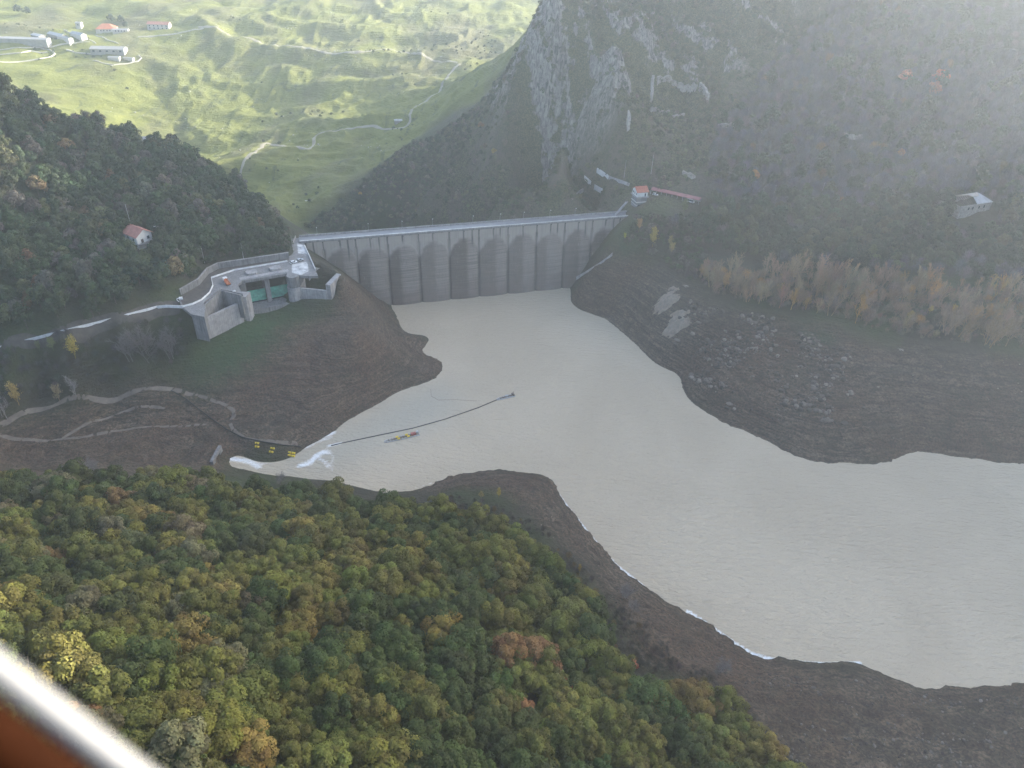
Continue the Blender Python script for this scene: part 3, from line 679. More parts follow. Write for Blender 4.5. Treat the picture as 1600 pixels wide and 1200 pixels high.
# ------------------------------------------------------------------ vehicles
def car(loc, rz, label, paint, name='parked_car', L=4.2, van=False):
    t = thing(name, label, 'van' if van else 'car', loc, rz)
    Wd = 1.8; q = MB(); h1 = .85 if not van else .95
    prof = [(-L/2, .35), (-L/2, h1), (L/2 - .1, h1 - .1), (L/2, .55), (L/2, .35)]
    vv = [(x, y, z) for y in (-Wd/2, Wd/2) for x, z in prof]; n = len(prof)
    q.add(vv, [tuple(range(n)), tuple(range(n, 2*n))[::-1]] + [(i, n + i, n + (i+1) % n, (i+1) % n) for i in range(n)])
    q.build('body', paint, t)
    top = 1.45 if not van else 2.1; x0, x1, x2, x3 = (-L/2 + .1, L*.25, -L*.38, L*.08) if not van else (-L/2 + .02, L*.36, -L/2 + .05, L*.24)
    q = MB(); vv = [(x0, s * .86, h1) for s in (-1, 1)] + [(x1, s * .86, h1 - .02) for s in (-1, 1)] + [(x2, s * .72, top) for s in (-1, 1)] + [(x3, s * .72, top) for s in (-1, 1)]
    q.add(vv, [(0, 1, 5, 4), (2, 3, 7, 6), (0, 2, 6, 4), (1, 3, 7, 5)]); q.build('windows', m_glass, t)
    q = MB(); q.box(((x2 + x3) / 2, 0, top + .03), (x3 - x2, 1.46, .07)); q.build('roof', paint, t)
    for sx_ in (-L*.3, L*.3):
        for sy in (-1, 1):
            MB().tube([(sx_, sy * .72, .33), (sx_, sy * .92, .33)], .33, 12).build('wheel', m_black, t)
    return t
m_pale = plain('silver_paint', (.5, .51, .52), .35, .1, .5, .4)
a_deck = math.atan2(d[1], d[0])
car(at(459,411,ZD+.05), a_deck + .1, 'small white car parked at the left end of the dam crest beside the pale paving', m_white)
car(at(469,407.5,ZD+.05), a_deck + .3, 'silver car just right of the white one where the dam crest meets the deck', m_pale)
t = thing('crane_truck', 'orange flatbed truck with a white cab parked on the spillway deck', 'truck', at(355,443,ZD+.02), -.95)
MB().box((-3.1, 0, 1.5), (1.7, 2.2, 1.9)).box((-3.5, 0, 2.5), (.9, 2.0, .14)).build('cab', m_white, t)
MB().box((-3.97, 0, 1.9), (.06, 1.9, .7)).build('windscreen', m_glass, t)
MB().box((.7, 0, 1.0), (5.6, 2.2, .3)).box((.7, 1.05, 1.4), (5.6, .08, .5)).box((.7, -1.05, 1.4), (5.6, .08, .5)).box((-1.9, 0, 1.6), (.15, 2.1, 1.0)).build('flatbed', m_orange, t)
MB().tube([(-1.6, 0, 1.2), (-1.6, 0, 2.6), (1.6, .4, 2.9), (2.9, .5, 2.0)], .16, 6).build('crane_arm', m_orange, t)
for sx_ in (-2.9, 1.2, 2.4):
    for sy in (-1, 1): MB().tube([(sx_, sy * .75, .48), (sx_, sy * 1.1, .48)], .48, 12).build('wheel', m_black, t)
q = MB(); q.box((0, 0, .25), (1.6, 1.1, .5), .3).box((.3, .2, .65), (.7, .6, .3), .8); t = q.build('rubble_pile', C_curb); t.location = at(366, 455.5, ZD + .02)
tag(t, 'pale lump of broken concrete at the deck edge by the orange truck', 'rubble')
t = thing('pump_unit', 'white pump unit with bent pipe at the far left end of the spillway deck', 'pump', at(283, 468, ZD + .05), .4)
MB().tube([(-.9, 0, .9), (.9, 0, .9)], .75, 14).build('tank', m_white, t)
MB().tube([(-.9, 0, .9), (-1.9, 0, 1.0), (-2.1, -.2, .2), (-1.2, -2.6, .2)], .2, 8).build('pipe', m_white, t)
MB().box((0, 0, .1), (2.0, 1.4, .2)).build('base_frame', m_metal, t)

# ------------------------------------------------------------------ buildings
m_wallw = plain('white_render', (.62, .61, .58), .9, .15, .25)
m_wallg = plain('grey_render', (.30, .29, .28), .9, .25, .3)
m_stone = plain('pale_stone', (.27, .25, .22), .95, .4, .5)
m_roofp = plain('faded_red_tiles', (.36, .16, .12), .85, .25, .5)
m_roofg = plain('grey_sheet_roof', (.36, .36, .36), .6, .25, .4)
m_wood = plain('weathered_wood', (.14, .11, .085), .9, .3, .6)
def gable_house(name, label, cat, loc, rz, L, Wd, h, rh, mw, mr, over=.5, group=None, wins=(), door=None, depth=3.0, hip=0.0, chimney=False):
    t = thing(name, label, cat, loc, rz, group)
    q = MB(); x, y = L / 2, Wd / 2
    v = [(-x, -y, -depth), (x, -y, -depth), (x, y, -depth), (-x, y, -depth), (-x, -y, h), (x, -y, h), (x, y, h), (-x, y, h)]
    f = [(0, 1, 5, 4), (2, 3, 7, 6)]
    if hip == 0: v += [(-x, 0, h + rh - .05), (x, 0, h + rh - .05)]; f += [(1, 2, 6, 9, 5), (3, 0, 4, 8, 7)]
    else: f += [(1, 2, 6, 5), (3, 0, 4, 7)]
    q.add(v, f); q.build('wall', mw, t)
    xo, yo = x + over, y + over; zo = h - rh * over / y; th = .22; xr = x + over - hip
    q = MB()
    if rh > 0:
        lo = [(-xo, -yo, zo), (xo, -yo, zo), (xo, yo, zo), (-xo, yo, zo), (-xr, 0, h + rh), (xr, 0, h + rh)]
        up = [(a, b_, c + th) for a, b_, c in lo]
        q.add(lo + up, [(0, 4, 5, 1), (2, 5, 4, 3), (6, 7, 11, 10), (8, 9, 10, 11), (0, 1, 7, 6), (2, 3, 9, 8), (1, 5, 11, 7), (5, 2, 8, 11), (3, 4, 10, 9), (4, 0, 6, 10)])
        if hip: q.add(lo + up, [(1, 2, 5), (3, 0, 4), (7, 8, 11), (9, 6, 10)])
    else: q.box((0, 0, h + .1), (2 * xo, 2 * yo, .25))
    r_ = q.build('roof', mr, t)
    if chimney: MB().box((L * .2, Wd * .1, h + rh + .2), (.6, .6, 1.6)).build('chimney', mw, r_)
    for face, s, z, w_, hh in wins:
        q = MB(); q2 = MB()
        if face in 'fb': yy = -y if face == 'f' else y; sg = -1 if face == 'f' else 1; q.box((s, yy + sg * .02, z), (w_, .12, hh)); q2.box((s, yy + sg * .05, z - hh / 2 - .06), (w_ + .3, .22, .12))
        else: xx = -x if face == 'l' else x; sg = -1 if face == 'l' else 1; q.box((xx + sg * .02, s, z), (.12, w_, hh)); q2.box((xx + sg * .05, s, z - hh / 2 - .06), (.22, w_ + .3, .12))
        w = q.build('window', m_glass, t); q2.build('sill', m_stone, w)
    if door:
        face, s, w_, hh = door; q = MB()
        if face in 'fb': q.box((s, (-y - .02) if face == 'f' else y + .02, hh / 2), (w_, .12, hh))
        else: q.box(((-x - .02) if face == 'l' else x + .02, s, hh / 2), (.12, w_, hh))
        q.build('door', m_wood, t)
    return t
# gate house above the right end of the dam
gh = at(992, 332, 50)
e = np.array([math.cos(.30), math.sin(.30)]); n_ = np.array([-e[1], e[0]])
gc = gh[:2] + e * 4.2 + n_ * 4.5
t = thing('gatehouse', 'small white red roofed gatehouse on a concrete tower at the right end of the dam', 'gatehouse', (gc[0], gc[1], 50), .30)
MB().box((0, 0, 2), (8.0, 8.4, 17.6)).build('tower', C_dark, t)
MB().box((0, 0, 10.9), (9.6, 10.2, .5)).build('gallery_slab', C_pale, t)
q = MB()
for s in (-1, 1): q.box((0, s * 5.0, 11.75), (9.6, .1, .1)).box((s * 4.7, 0, 11.75), (.1, 10.2, .1))
for a in np.linspace(-4.7, 4.7, 7):
    for s in (-1, 1): q.box((a, s * 5.0, 11.4), (.08, .08, .7))
q.build('railing', m_metal, t)
MB().box((0, 0, 7.4), (8.5, 8.9, .45)).box((0, 0, 5.2), (8.25, 8.65, .3)).build('string_course', C_curb, t)
MB().box((-1.2, -4.3, 3.3), (3.4, .3, 4.6)).build('recess_shade', m_darkgap, t)  # flat near-black slab on the tower face, painted shade of a recess
q = MB(); v = [(-4, -4.2, 11.1), (4, -4.2, 11.1), (4, 4.2, 11.1), (-4, 4.2, 11.1), (-4, -4.2, 14.9), (4, -4.2, 14.9), (4, 4.2, 14.9), (-4, 4.2, 14.9), (-4, 0, 17.4), (4, 0, 17.4)]
q.add(v, [(0, 1, 5, 4), (2, 3, 7, 6), (1, 2, 6, 9, 5), (3, 0, 4, 8, 7)]); q.build('house_wall', m_wallw, t)
lo = [(-4.7, -4.9, 14.6), (4.7, -4.9, 14.6), (4.7, 4.9, 14.6), (-4.7, 4.9, 14.6), (-4.7, 0, 17.5), (4.7, 0, 17.5)]; up = [(a, b_, c + .25) for a, b_, c in lo]
MB().add(lo + up, [(0, 4, 5, 1), (2, 5, 4, 3), (6, 7, 11, 10), (8, 9, 10, 11), (0, 1, 7, 6), (2, 3, 9, 8), (1, 5, 11, 7), (5, 2, 8, 11), (3, 4, 10, 9), (4, 0, 6, 10)]).build('roof', m_red, t)
for x_, y_, z_, w_, h_, fx in ((-4.03, -2.6, 13.0, 1.1, 1.2, 1), (-4.03, 0.1, 13.2, .9, 1.6, 1), (-4.03, 2.4, 13.2, 1.4, 1.3, 1), (2.2, -4.23, 12.6, 1.0, 2.2, 0)):
    MB().box((x_, y_, z_), (.1, w_, h_) if fx else (w_, .1, h_)).build('window', m_glass, t)
# footbridge stair down to the crest
q = MB(); q.wall([at(961, 336, 50.2), at(979, 316, 57)], 1.6, .35, .4); q.wall([at(961, 336, 50.2) + np.array([.9, 0, 0]), at(979, 316, 57) + np.array([.9, 0, 0])], .15, 1.1, 0); o = q.build('access_ramp', C_pale)
tag(o, 'pale straight concrete ramp climbing from the dam crest to the gatehouse', 'ramp')
# long red roofed shelter and van
ra, rb = hit(1017, 301), hit(1093, 318)
v_ = rb - ra; Ls = float(np.linalg.norm(v_[:2])); az = math.atan2(v_[1], v_[0]); sl = v_[2] / Ls
t = thing('long_shed', 'long low shed with a faded red roof stretching right of the gatehouse', 'shed', tuple(ra), az)
q = MB(); q.add([(0, -1.7, 2.6), (Ls, -1.7, 2.6 + v_[2]), (Ls, 2.2, 3.5 + v_[2]), (0, 2.2, 3.5), (0, -1.7, 2.8), (Ls, -1.7, 2.8 + v_[2]), (Ls, 2.2, 3.7 + v_[2]), (0, 2.2, 3.7)], [(3, 2, 1, 0), (4, 5, 6, 7), (0, 1, 5, 4), (1, 2, 6, 5), (2, 3, 7, 6), (3, 0, 4, 7)]); q.build('roof', plain('faded_red_sheet', (.27, .10, .10), .7, .35, .3), t)
q = MB(); q.add([(0, 1.9, -2), (Ls, 1.9, -2 + v_[2]), (Ls, 1.9, 3.3 + v_[2]), (0, 1.9, 3.3), (0, 2.1, -2), (Ls, 2.1, -2 + v_[2]), (Ls, 2.1, 3.3 + v_[2]), (0, 2.1, 3.3)], [(0, 1, 2, 3), (4, 5, 6, 7), (0, 1, 5, 4), (1, 2, 6, 5), (2, 3, 7, 6), (3, 0, 4, 7)]); q.build('back_wall', m_wallg, t)
for i in range(10):
    s = .3 + i * (Ls - .6) / 9; MB().box((s, -1.45, 1 + sl * s), (.25, .25, 3.4)).build('post', m_metal, t)
car(hit(1079, 316), az - .1, 'white van parked at the right end of the red roofed long shed', m_white, 'parked_van', 5.4, True)
q = car(hit(1024, 305), az + .2, 'small white car tucked under the left end of the red roofed shed', m_white)
# low white walls on the slope behind the gatehouse
for i, (a, b_, lab) in enumerate([((933,266),(951,278),'upper white retaining wall on the green slope left of the gatehouse'), ((952,279),(983,290),'grey white retaining wall running down right to the gatehouse roof'), ((913,278),(923,287),'short white wall on the slope, leftmost of those above the dam crest'), ((929,292),(941,299),'short white wall lowest on the slope above the dam crest')]):
    pts = hits([a, ((a[0] + b_[0]) / 2, (a[1] + b_[1]) / 2), b_])
    o = MB().wall(pts, .7, 2.0, 2.0).build('retaining_wall', m_wallw if i != 1 else C_pale); tag(o, lab, 'wall')
pts = hits([(893,311),(902,302),(911,295)]); o = MB().wall(pts, 2.2, .35, 2.0).build('stone_stair', m_stone); tag(o, 'narrow stone stair climbing the slope behind the dam crest', 'stair')
# house in the left wood
hh0 = hit(222, 388); 
t = gable_house('wood_house', 'white house with a faded red gable roof among trees on the left hillside', 'house', (hh0[0] - 3, hh0[1] + 5, hh0[2] + 3.2), R(-32), 11.5, 9.5, 4.6, 3.0, m_wallw, m_roofp, .9,
    wins=(('r', 2.3, 2.2, 1.5, 1.6), ('f', -2.5, 2.2, 1.2, 1.3), ('f', 2.5, 2.2, 1.2, 1.3)), door=('r', -1.6, 1.5, 2.2), depth=7, chimney=False)
MB().box((6.6, 0, -.3), (1.9, 9.6, .4)).box((7.45, 0, .35), (.12, 9.6, .9)).build('balcony', C_pale, t)
# mast, poles, lamps
def pole(px0, py0, px1, py1, label, cat='utility pole', name='utility_pole', r=.11, group=None, arm=True, zadd=0):
    b_ = hit(px1, py1); b_[2] += zadd
    dist = np.linalg.norm(b_ - np.array([0, 0, CAM_H])); h = abs(py1 - py0) / (FPX / dist) / .87
    t = thing(name, label, cat, tuple(b_), 0, group)
    MB().tube([(0, 0, -1), (0, 0, h)], r * 1.3, 7, r * .8).build('post', m_metal, t)
    if arm: MB().box((0, 0, h - .5), (1.6, .12, .14), .6).tube([(.6, .4, h - .42), (.6, .4, h - .15)], .07, 5).tube([(-.6, -.4, h - .42), (-.6, -.4, h - .15)], .07, 5).build('crossarm', m_metal, t)
    return t
pole(203, 329, 209, 368, 'tall thin radio mast behind the red roofed house in the left wood', 'mast', 'radio_mast', .16, arm=False)
t = pole(247, 356, 249, 374, 'double headed lamp post right of the house in the left wood', 'street lamp', 'street_lamp', .1, arm=False)
for s in (-1, 1): MB().box((s * .9, 0, 8.0), (1.0, .5, .25)).build('lamp_head', m_white, t)
pole(317.5, 391, 320, 412, 'slim pale pole on the hillside above the curved end of the deck', arm=False)
pole(378, 383, 381, 406, 'slim pale pole on the hillside above the sluice gates', arm=False)
pole(458, 370, 457, 386, 'short pole where the deck road meets the dam crest', arm=False, r=.09)
pole(1286, 290, 1282, 309, 'tall utility pole in the bare wood on the right slope')
pole(1211, 292, 1209, 306, 'shorter pole with pale box in the bare wood left of the taller one')
pole(977, 255, 975, 278, 'thin pole on the slope above the gatehouse, left of the pair', arm=False)
pole(1020, 247, 1017, 272, 'thin pole on the slope above the gatehouse, right of the pair', arm=False)
sh = hit(237, 228)
gable_house('wood_hut', 'small dark grey hut on the crest of the wooded left hill', 'hut', (sh[0], sh[1], sh[2] + .5), .2, 9, 6, 4.2, 1.6, m_wallg, m_roofg, .3, door=('f', 0, 1.6, 2.2))
# ruin on the right slope
ru = hit(1512, 334)
t = thing('ruined_farmhouse', 'large pale ruined farmhouse with half fallen roof on the right slope', 'ruin', (ru[0], ru[1] + 6, ru[2] + 2.2), R(24))
Lr, Wr, hr, rr = 30.0, 15.0, 5.2, 4.2
q = MB(); x, y = Lr / 2, Wr / 2
q.box((0, -y, hr / 2 - 2), (Lr, .7, hr + 4)).box((0, y, hr / 2 - 2), (Lr, .7, hr + 4)).box((x - .35, 0, hr / 2 - 2.02), (.68, Wr - .72, hr + 4)); q.build('wall', m_stone, t)
q = MB(); q.add([(-x - .02, -y + .36, -4), (-x + .7, -y + .36, -4), (-x + .7, y - .36, -4), (-x - .02, y - .36, -4), (-x - .02, -y + .36, hr - .5), (-x + .7, -y + .36, hr - .5), (-x + .7, y - .36, hr + .4), (-x - .02, y - .36, hr + .4)], [(3, 2, 1, 0), (4, 5, 6, 7), (0, 1, 5, 4), (1, 2, 6, 5), (2, 3, 7, 6), (3, 0, 4, 7)])
q.build('broken_gable', m_stone, t)
q = MB(); th = .3
a_ = [(-x + 2.5, y + .5, hr - .2), (x - 4, y + .5, hr - .2), (x - 6.5, 1.2, hr + rr), (-x + 4.5, 1.2, hr + rr)]
q.add(a_ + [(p[0], p[1], p[2] + th) for p in a_], [(3, 2, 1, 0), (4, 5, 6, 7), (0, 1, 5, 4), (1, 2, 6, 5), (2, 3, 7, 6), (3, 0, 4, 7)])
a_ = [(-x + 4.5, 1.2, hr + rr), (x - 6.5, 1.2, hr + rr), (x - 7.5, -1.6, hr + rr - 1.5), (1.5, -1.2, hr + rr - 1.3), (-1, .0, hr + rr - .6), (-4, .4, hr + rr - .35)]
q.add(a_ + [(p[0], p[1], p[2] + th) for p in a_], [(5, 4, 3, 2, 1, 0), (6, 7, 8, 9, 10, 11)] + [(i, (i + 1) % 6, 6 + (i + 1) % 6, 6 + i) for i in range(6)])
q.build('roof', plain('pale_old_tiles', (.46, .40, .34), .9, .25, .3), t)
q = MB(); a_ = [(0, -y - .4, hr - .1), (x + .4, -y - .4, hr - .1), (x - 6.4, .8, hr + rr - .3), (x - 7.4, -1.7, hr + rr - 1.55), (2.0, -2, hr + rr - 1.7)]
q.add(a_ + [(p[0], p[1], p[2] + th) for p in a_], [(4, 3, 2, 1, 0), (5, 6, 7, 8, 9)] + [(i, (i + 1) % 5, 5 + (i + 1) % 5, 5 + i) for i in range(5)])
q.build('roof', m_roofg, t)
q = MB(); a_ = [(x + .4, -y - .4, hr - .1), (x + .4, y + .4, hr - .1), (x - 5.4, 1.0, hr + rr - .4), (x - 6.2, .8, hr + rr - .3)]
q.add(a_ + [(p[0], p[1], p[2] + th) for p in a_], [(3, 2, 1, 0), (4, 5, 6, 7), (0, 1, 5, 4), (1, 2, 6, 5), (2, 3, 7, 6), (3, 0, 4, 7)]); q.build('roof', plain('old_tile_hip', (.36, .33, .31), .9, .25, .3), t)
q = MB()
for i in range(6): q.tube([(-x + 2 + i * 2.0, -y, hr), (-x + 3 + i * 2.0, 0.2, hr + rr - .6)], .16, 5)
q.build('rafter', m_wood, t)
for s in (-7, -3, 3, 8):
    MB().box((s, -y - .36, 2.8), (1.2, .1, 1.9)).build('window', m_darkgap, t)
# terraces of dry stone on the crag and in the wood
for pl, h, lab in (([(1019,128),(1018,150),(1016,165)], 4.5, 'rough stone buttress at the left end of the mountain terrace'), ([(1026,126),(1052,131),(1075,135),(1090,137)], 3.0, 'long level dry stone terrace wall high on the crag'), ([(1092,139),(1102,150),(1106,160)], 5.0, 'broken stone face at the right end of the mountain terrace'),
        ([(1015,170),(1044,176),(1072,179)], 1.6, 'low terrace wall below the rock shelf on the crag'), ([(980,188),(983,206)], 7.0, 'pale standing rock face left of the terraces'), ([(1319,214),(1333,217),(1350,214)], 3.0, 'pale stone wall standing alone in the bare wood'), ([(1120,199),(1138,198),(1152,197)], 2.4, 'pale stone wall at the foot of the crag in the trees'), ([(1066,271),(1078,276),(1090,279)], 2.2, 'long grey wall in the wood above the red shed')):
    pts = hits(pl)
    if len(pts) > 1:
        fine = []
        for a, b_ in zip(pts[:-1], pts[1:]):
            nn = max(2, int(np.linalg.norm(b_ - a) / 1.5))
            for i in range(nn): p = a + (b_ - a) * i / nn; p[2] = hgt(p[0], p[1]) + rng.normal(0, .35); p[:2] += rng.normal(0, .3, 2); fine.append(p)
        o = MB().wall(fine, 2.0, h, 3.5).build('stone_wall', m_stone); tag(o, lab, 'stone wall')

# ------------------------------------------------------------------ village in the valley
m_vw = plain('village_white_wall', (.50, .47, .43), .9, .1, .2)
m_vroof = plain('terracotta_roof', (.46, .17, .09), .85, .15, .2)
m_vgrey = plain('pale_sheet_roof', (.31, .30, .29), .6, .12, .2)
def vill(name, label, cat, px, py, rz, L, Wd, h, rh, mw, mr, **k):
    p = hit(px, py)
    return gable_house(name, label, cat, (p[0], p[1] + Wd * .3, p[2]), R(rz), L * .88, Wd * .8, h * .8, rh * .85, mw, mr, .4, depth=5, **k)
W4 = tuple(('f', s, 2.2, 1.2, 1.5) for s in (-5.5, -2, 2, 5.5))
vill('village_house', 'big farmhouse with a bright terracotta hip roof in the far hamlet', 'house', 164, 50, 14, 27, 22, 5, 6, m_vw, m_vroof, hip=8, wins=W4)
vill('village_house', 'low white annex at the right of the terracotta roofed farmhouse', 'house', 188, 51, 8, 22, 9, 4, 1.6, m_vw, m_vgrey, wins=W4)
vill('village_house', 'long white two storey house furthest right in the far hamlet', 'house', 248, 46, 4, 32, 14, 8, 3, m_vw, m_roofp, wins=tuple(('f', s, z, 1.4, 1.5) for s in (-11, -5.5, 0, 5.5, 11) for z in (1.8, 4.7)))
vill('farm_shed', 'very long white roofed shed at the left edge of the photo', 'shed', 28, 66, 4, 80, 14, 5, 1.6, m_wallg, m_vgrey)
vill('village_house', 'roofless pale stone house beside the long white shed', 'house', 59, 62, -30, 20, 11, 6, 1.5, m_stone, m_roofg, wins=W4[:3])
vill('farm_shed', 'grey barn standing slantwise in the middle of the hamlet', 'barn', 88, 60, -32, 34, 12, 5, 2.2, m_stone, m_roofg)
vill('farm_shed', 'narrow white roofed barn lying slantwise between two grey barns', 'barn', 101, 63, -28, 26, 8, 4, 1.2, m_vw, m_vgrey)
vill('farm_shed', 'grey barn with pale end wall in front of the small tower', 'barn', 122, 60, -30, 26, 10, 6, 2.5, m_vw, m_roofg)
vill('village_tower', 'small square white tower house behind the grey barns', 'tower', 124, 45, 0, 8, 8, 9, 1.2, m_vw, m_vgrey, wins=(('f', 0, 5, 1.4, 1.6),))
vill('farm_shed', 'broad shed with a curved pale roof at the near edge of the hamlet', 'shed', 168, 83, 6, 46, 18, 6, 2.5, m_wallg, m_vgrey, wins=tuple(('f', s, 2.6, 2.6, 1.8) for s in (-16, -8, 0, 8, 16)))
vill('village_hut', 'small white box hut, left of two below the hamlet', 'hut', 178, 94, 5, 15, 8, 4, 1.0, m_vw, m_vgrey)
vill('village_hut', 'small low white hut with open yard, right of two below the hamlet', 'hut', 201, 94, -8, 14, 6, 3, .8, m_vw, m_vgrey)
vill('valley_hut', 'tiny pale hut by the bend of the valley track', 'hut', 622, 192, 15, 9, 5, 3, 1.2, m_stone, m_roofg)
for pl, lab, th in (([(0,78),(30,75),(62,75),(78,78),(86,84),(80,89),(60,93),(30,97),(0,97)], 'oval pale wall round the yard left of the hamlet', 1.0), ([(0,86),(20,84),(33,83),(48,80),(74,82)], 'rough white inner wall inside the oval yard', 1.6), ([(146,95),(160,99),(178,102),(200,100),(216,96),(221,91),(217,87)], 'curved white wall round the two small huts', 1.0),
    ([(215,58),(240,57),(262,55),(290,50),(318,45)], 'pale ruined wall below the long white house', 2.0), ([(104,78),(118,83),(135,84),(150,85)], 'broken white wall before the curved roof shed', 1.6), ([(100,47),(125,58),(150,68)], 'straight white wall slanting through the hamlet', .8), ([(150,56),(170,64),(186,69)], 'white wall slanting below the terracotta farmhouse', .8), ([(78,74),(92,70),(120,68),(140,66)], 'pale wall along the lane in the middle of the hamlet', .8)):
    pts = hits(pl); fine = []
    for a, b_ in zip(pts[:-1], pts[1:]):
        nn = max(2, int(np.linalg.norm(b_ - a) / 5))
        for i in range(nn): p = a + (b_ - a) * i / nn; p[2] = hgt(p[0], p[1]); fine.append(p)
    fine.append(pts[-1]); o = MB().wall(fine, th * .7, 1.0, 2).build('yard_wall', m_vw); tag(o, lab, 'wall')

# ------------------------------------------------------------------ roads and tracks
def track(name, pl, width, mat, lift=.18, H=None, spread=0):
    pts = hits(pl, H); 
    fine = []
    P_ = np.array(pts); 
    for i in range(len(P_) - 1):
        p0, p1, p2, p3 = P_[max(i-1, 0)], P_[i], P_[i+1], P_[min(i+2, len(P_)-1)]
        nn = max(2, int(np.linalg.norm(p2 - p1) / 2.0))
        for k_ in range(nn):
            t_ = k_ / nn; fine.append(.5 * ((2*p1) + (-p0+p2)*t_ + (2*p0-5*p1+4*p2-p3)*t_*t_ + (-p0+3*p1-3*p2+p3)*t_**3))
    fine = np.array(fine); dv = np.gradient(fine[:, :2], axis=0); dv /= np.linalg.norm(dv, axis=1)[:, None] + 1e-9
    nv = np.stack([-dv[:, 1], dv[:, 0]], 1); v = []; K = 5
    ww = width * (1 + .18 * np.sin(np.arange(len(fine)) * .35) + .12 * np.sin(np.arange(len(fine)) * .9))
    for kx in range(K):
        xy_ = fine[:, :2] + nv * (ww * (kx / (K - 1) - .5))[:, None]
        v.append(np.stack([xy_[:, 0], xy_[:, 1], hgt(xy_[:, 0], xy_[:, 1]) + lift * (1 if 0 < kx < K - 1 else .2)], 1))
    v = np.stack(v, 1); ix = np.arange(v.shape[0] * K).reshape(-1, K)
    f = np.stack([ix[:-1, :-1], ix[:-1, 1:], ix[1:, 1:], ix[1:, :-1]], -1).reshape(-1, 4)
    return tag(link_mesh(name, raw_mesh(name, v.reshape(-1, 3), f, True), mat), kind='structure')
track('valley_road', [(310,42),(355,53),(400,64),(456,72),(525,84),(562,81),(619,80),(650,84),(675,94),(716,98)], 3.6, m_vtrack, .35)
track('valley_track', [(719,100),(700,119),(690,136),(669,155),(650,166),(641,178),(640,191),(625,200),(600,202),(569,198),(512,205),(492,214),(490,226),(475,232),(419,224),(400,236),(389,244),(378,262),(373,278)], 3.2, m_vtrack, .3)
track('shore_track', [(0,664),(62,640),(140,622),(219,609),(266,608),(312,619),(355,634),(366,645),(360,662),(372,678),(400,688),(440,691),(470,694)], 1.9, m_track, .06)
track('shore_track', [(0,679),(60,688),(120,684),(160,677),(200,671),(270,666),(330,664)], 1.5, m_track, .06)
track('shore_track', [(95,687),(118,672),(150,657),(195,643),(240,636),(262,640)], 1.3, m_track, .06)
track('hill_road', [(280,479),(245,483),(200,495),(150,508),(100,520),(50,533),(0,546),(-90,569)], 4.0, m_earth, .15)
hp = hits([(268,611),(292,625),(312,641),(335,658),(355,672),(378,684),(410,691),(440,696),(470,699)])
o = MB().tube([p + np.array([0, 0, .45]) for p in hp], .32, 6).build('black_pipe', m_black); tag(o, 'black pipe lying across the dark shore from the bend of the track to the water', 'pipe')
# tunnel outlet of the stream
ow = at(347, 722, 0)
t = thing('outlet_headwall', 'dark concrete headwall where white water pours from a tunnel', 'headwall', (ow[0] - 1.2, ow[1], 0))
MB().box((-1.0, 4.6, 1.6), (1.6, 3.2, 8)).box((-1.0, -4.6, 1.6), (1.6, 3.2, 8)).box((-1.0, 0, 4.9), (1.59, 6.1, 1.6)).build('wall', C_dark, t)
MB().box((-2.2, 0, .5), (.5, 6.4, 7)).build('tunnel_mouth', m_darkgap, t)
# ------------------------------------------------------------------ floating things
boom = P3([(517,696.5),(535,692),(592,680),(645,669),(695,655),(747,637),(779,623.5)], .12)
o = MB().tube(boom, .26, 8).build('floating_boom', m_black, smooth=True); tag(o, 'long thin dark boom floating from the white water out to the far raft', 'boom')
rope = P3([(673,608),(674,619),(685,625),(712,624.5),(745,626.5)], .05)
o = MB().tube(rope, .08, 6).build('floating_rope', m_wood, smooth=True); tag(o, 'fine curved rope floating near the left shore above the boom', 'rope')
def raft(a, b_, label, drums, w=2.2):
    v_ = b_ - a; L = float(np.linalg.norm(v_[:2])); t = thing('work_raft', label, 'raft', (a[0], a[1], 0), math.atan2(v_[1], v_[0]))
    for s in (-1, 1): MB().tube([(-1.2, s * .2, .1), (0, s * w * .35, .18), (L * .5, s * w / 2, .22), (L, s * w / 2, .22)], .34, 8).build('pontoon', m_metal, t)
    q = MB()
    for i in range(int(L / 1.6)): q.box((1.2 + i * 1.6, 0, .52), (.4, w * .9, .12))
    q.build('cross_beam', m_wood, t)
    MB().box((L * .55, 0, .62), (L * .75, w * .45, .1)).build('walkway', m_wood, t)
    for s, yy in drums: MB().tube([(s * L - .7, yy, .85), (s * L + .7, yy, .85)], .5, 10).build('drum', m_yellow, t)
    return t, L
t, L = raft(at(604,690,0), at(655,678,0), 'longer raft with yellow drums and a reddish pump, nearer the trees', ((.33, .8), (.36, -.9), (.62, .8), (.66, -.8)))
MB().box((L * .82, 0, 1.1), (2.6, 1.5, 1.1)).build('pump', plain('rust_red_paint', (.32, .10, .08), .7, .3), t)
MB().box((L * .95, .6, 1.1), (.9, .9, 1.3)).tube([(L * .98, -.8, .6), (L * .98, -.8, 2.0)], .12, 6).build('control_box', m_pale, t)
t, L = raft(at(779,624,0), at(804,617.5,0), 'shorter grey raft at the outer end of the floating boom', (), 1.9)
MB().box((L * .5, 0, 1.0), (1.6, 1.1, .8)).build('winch', m_metal, t)
MB().box((L * .9, 0, 1.0), (1.0, 2.2, .8)).tube([(L * .95, .6, .8), (L * .95, .6, 2.4)], .1, 6).build('control_box', m_wood, t)
